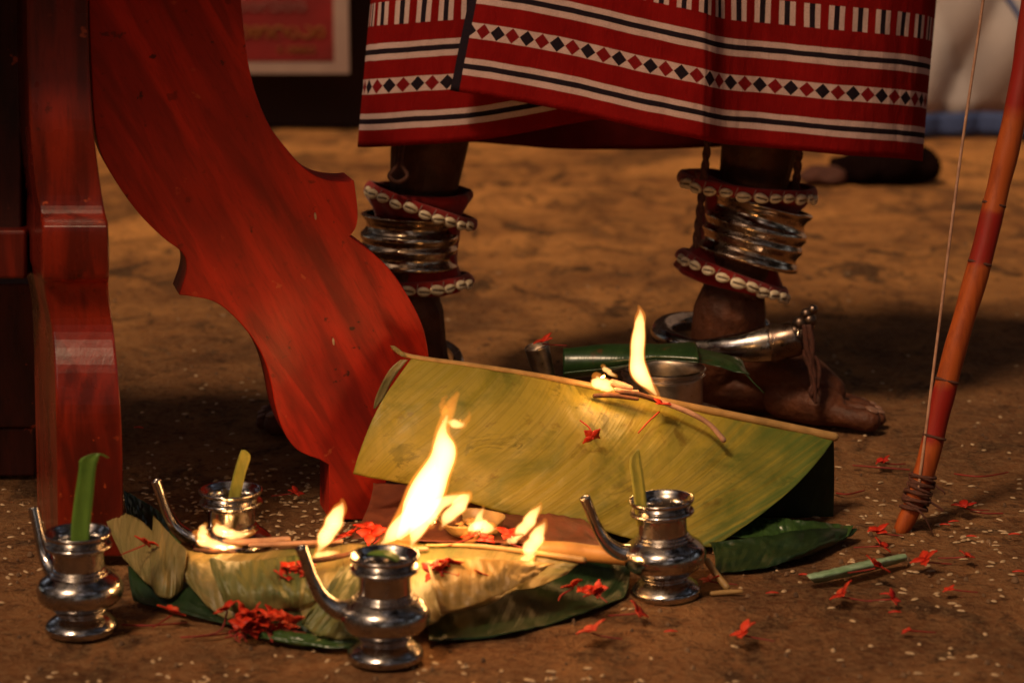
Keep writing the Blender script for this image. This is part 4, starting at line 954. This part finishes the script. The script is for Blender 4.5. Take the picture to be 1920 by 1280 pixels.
# loose petals
def petal(px, py, label, seed, s=1.0):
    rd = random.Random(seed); a = rd.uniform(-.6, .6); L = .006 * s
    g = G(px, py, .0015); V = []
    for i in range(7):
        t = i / 6; w_ = .0022 * s * math.sin((t * .9 + .05) * math.pi)
        c = g + Vector((math.cos(a), math.sin(a) * .5, 0)) * (L * (t - .5) * 2) + Vector((0, 0, .0015 * math.sin(t * 3)))
        V += [c + Vector((0, -w_, 0)), c + Vector((0, 0, .0006)), c + Vector((0, w_, 0))]
    F = [(i*3+j, i*3+j+1, i*3+j+4, i*3+j+3) for i in range(6) for j in range(2)]
    tag(mk('petal', (V, F), PETAL, thick=.0006), label, 'petal', 'loose red petals')
for i, (x, y, lab) in enumerate([(260, 802, 'single red petal on the far earth between the chair legs'), (1772, 984, 'red petal left of a twin just right of the bow foot'), (1788, 978, 'red petal touching its twin right of the bow foot'),
        (1822, 1006, 'lone red petal with pale edge, below the petals right of the bow'), (1902, 1002, 'lone red petal close to the right edge, level with the bow foot'), (1910, 1072, 'orange red petal cut by the right edge'), (1508, 1078, 'red petal at the left tip of the pale green peel'),
        (1448, 1112, 'red petal on bare earth right of the right pot'), (1662, 1114, 'small red petal under the pale green peel'), (1678, 1148, 'lowest red petal below the pale green peel'), (66, 822, 'red petal beside the rear chair leg'), (1258, 1184, 'red petal on earth in front of the right pot')]):
    petal(x, y, lab, 200 + i, 1.1 if i > 0 else 1.3)
# dry stems on the ground
for i, (a, b, c, lab) in enumerate([((1600, 872), (1650, 876), (1705, 880), 'long dark red stem on the earth behind the bow'), ((1790, 888), (1840, 893), (1890, 885), 'dark thin twig on the earth at the right edge'), ((1568, 924), (1590, 926), (1620, 919), 'short dark twig beside the tented leaf end'),
        ((1880, 962), (1850, 962), (1820, 958), 'straight dark red stem behind the foot of the bow'), ((230, 1170), (280, 1172), (350, 1166), 'thin red stem on the earth by the left pot'), ((340, 1194), (400, 1190), (440, 1184), 'thin red stem left of the big red cluster')]):
    tag(mk('twig', tube([G(*a, .002), G(*b, .003), G(*c, .002)], [.0009, .001, .0008], 6, 10), STEM), lab, 'twig', 'loose twigs on the earth')
# rice grains stuck on the chair leg
for i, (x, y, lab) in enumerate([(591, 405, 'pale rice grain stuck high on the broad chair leg'), (625, 640, 'pale rice grain stuck halfway down the broad chair leg'), (786, 676, 'pale rice grain stuck near the right edge of the broad chair leg')]):
    c = onplane(x, y, foot0, n1) + n1 * .001; bmm = bmesh.new(); bmesh.ops.create_uvsphere(bmm, u_segments=10, v_segments=6, radius=1)
    Mx = Matrix.Rotation(.3 if i == 2 else -.1, 3, 'Y'); V = [c + Mx @ Vector((v.co.x * .0014, v.co.y * .0007, v.co.z * .0042)) for v in bmm.verts]; F = [tuple(v.index for v in f_.verts) for f_ in bmm.faces]; bmm.free()
    tag(mk('rice_grain', (V, F), RICE), lab, 'rice grain', 'rice grains stuck on the chair leg')

# ------------------------------------------------------------------ strewn rice and grit
rd = random.Random(5); V = []; F = []
def grain(x, y, L, w_, a, h=.0012):
    n0 = len(V); z = nse((x * 5, y * 5, 0)) * .006 + nse((x * 17, y * 17, 3)) * .0034 + nse((x * 50, y * 50, 5)) * .0013 - .003
    ca, sa = math.cos(a), math.sin(a); tl = rd.uniform(-.3, .3)
    for k in range(8):
        t = k * math.pi / 4; e = L * math.cos(t); f_ = w_ * math.sin(t)
        V.append((x + e * ca - f_ * sa, y + e * sa + f_ * ca, z + .0006 + e * tl * .3))
    for k in range(8):
        t = k * math.pi / 4; e = L * .6 * math.cos(t); f_ = w_ * .6 * math.sin(t)
        V.append((x + e * ca - f_ * sa, y + e * sa + f_ * ca, z + .0006 + h + e * tl * .3))
    for k in range(8): F.append((n0 + k, n0 + (k + 1) % 8, n0 + 8 + (k + 1) % 8, n0 + 8 + k))
    F.append(tuple(n0 + 8 + k for k in range(8)))
cl = [(-.25, 2.64, .12, .09, 330), (-.17, 2.52, .05, .05, 110), (-.47, 2.58, .06, .12, 90), (.50, 2.56, .10, .09, 110), (.38, 2.85, .2, .2, 60), (-.32, 3.0, .12, .2, 80), (.1, 3.3, .6, .5, 60), (-.30, 2.10, .09, .02, 22), (.03, 2.07, .08, .02, 24), (.42, 2.14, .10, .04, 26), (-.12, 2.13, .05, .02, 22), (.45, 2.36, .10, .06, 45), (.2, 2.6, .6, .5, 110)]
for cx, cy, sx_, sy_, n in cl:
    for i in range(n):
        grain(rd.gauss(cx, sx_), rd.gauss(cy, sy_), rd.uniform(.0026, .0056), rd.uniform(.0014, .0026), rd.uniform(0, 3.14))
tag(mk('scattered_rice', (V, F), RICE, origin=(0, 0, 0)), 'pale flattened rice strewn over the earth', 'rice', kind='stuff')
V = []; F = []
for i in range(1500):
    y = 1.9 + 2.6 * rd.random() ** 1.3; s = rd.uniform(.0008, .0030) * (1.8 if rd.random() < .05 else 1); grain(rd.uniform(-.28, .28) * y, y, s, s * rd.uniform(.6, 1), rd.uniform(0, 3), s * 1.1)
GRIT = m_simple('earth_grit', (.06, .028, .014), (.20, .11, .055), 25, .9, .3)
tag(mk('earth_crumbs', (V, F), GRIT, origin=(0, 0, 0)), 'small crumbs of dark earth and grit', 'grit', kind='stuff')
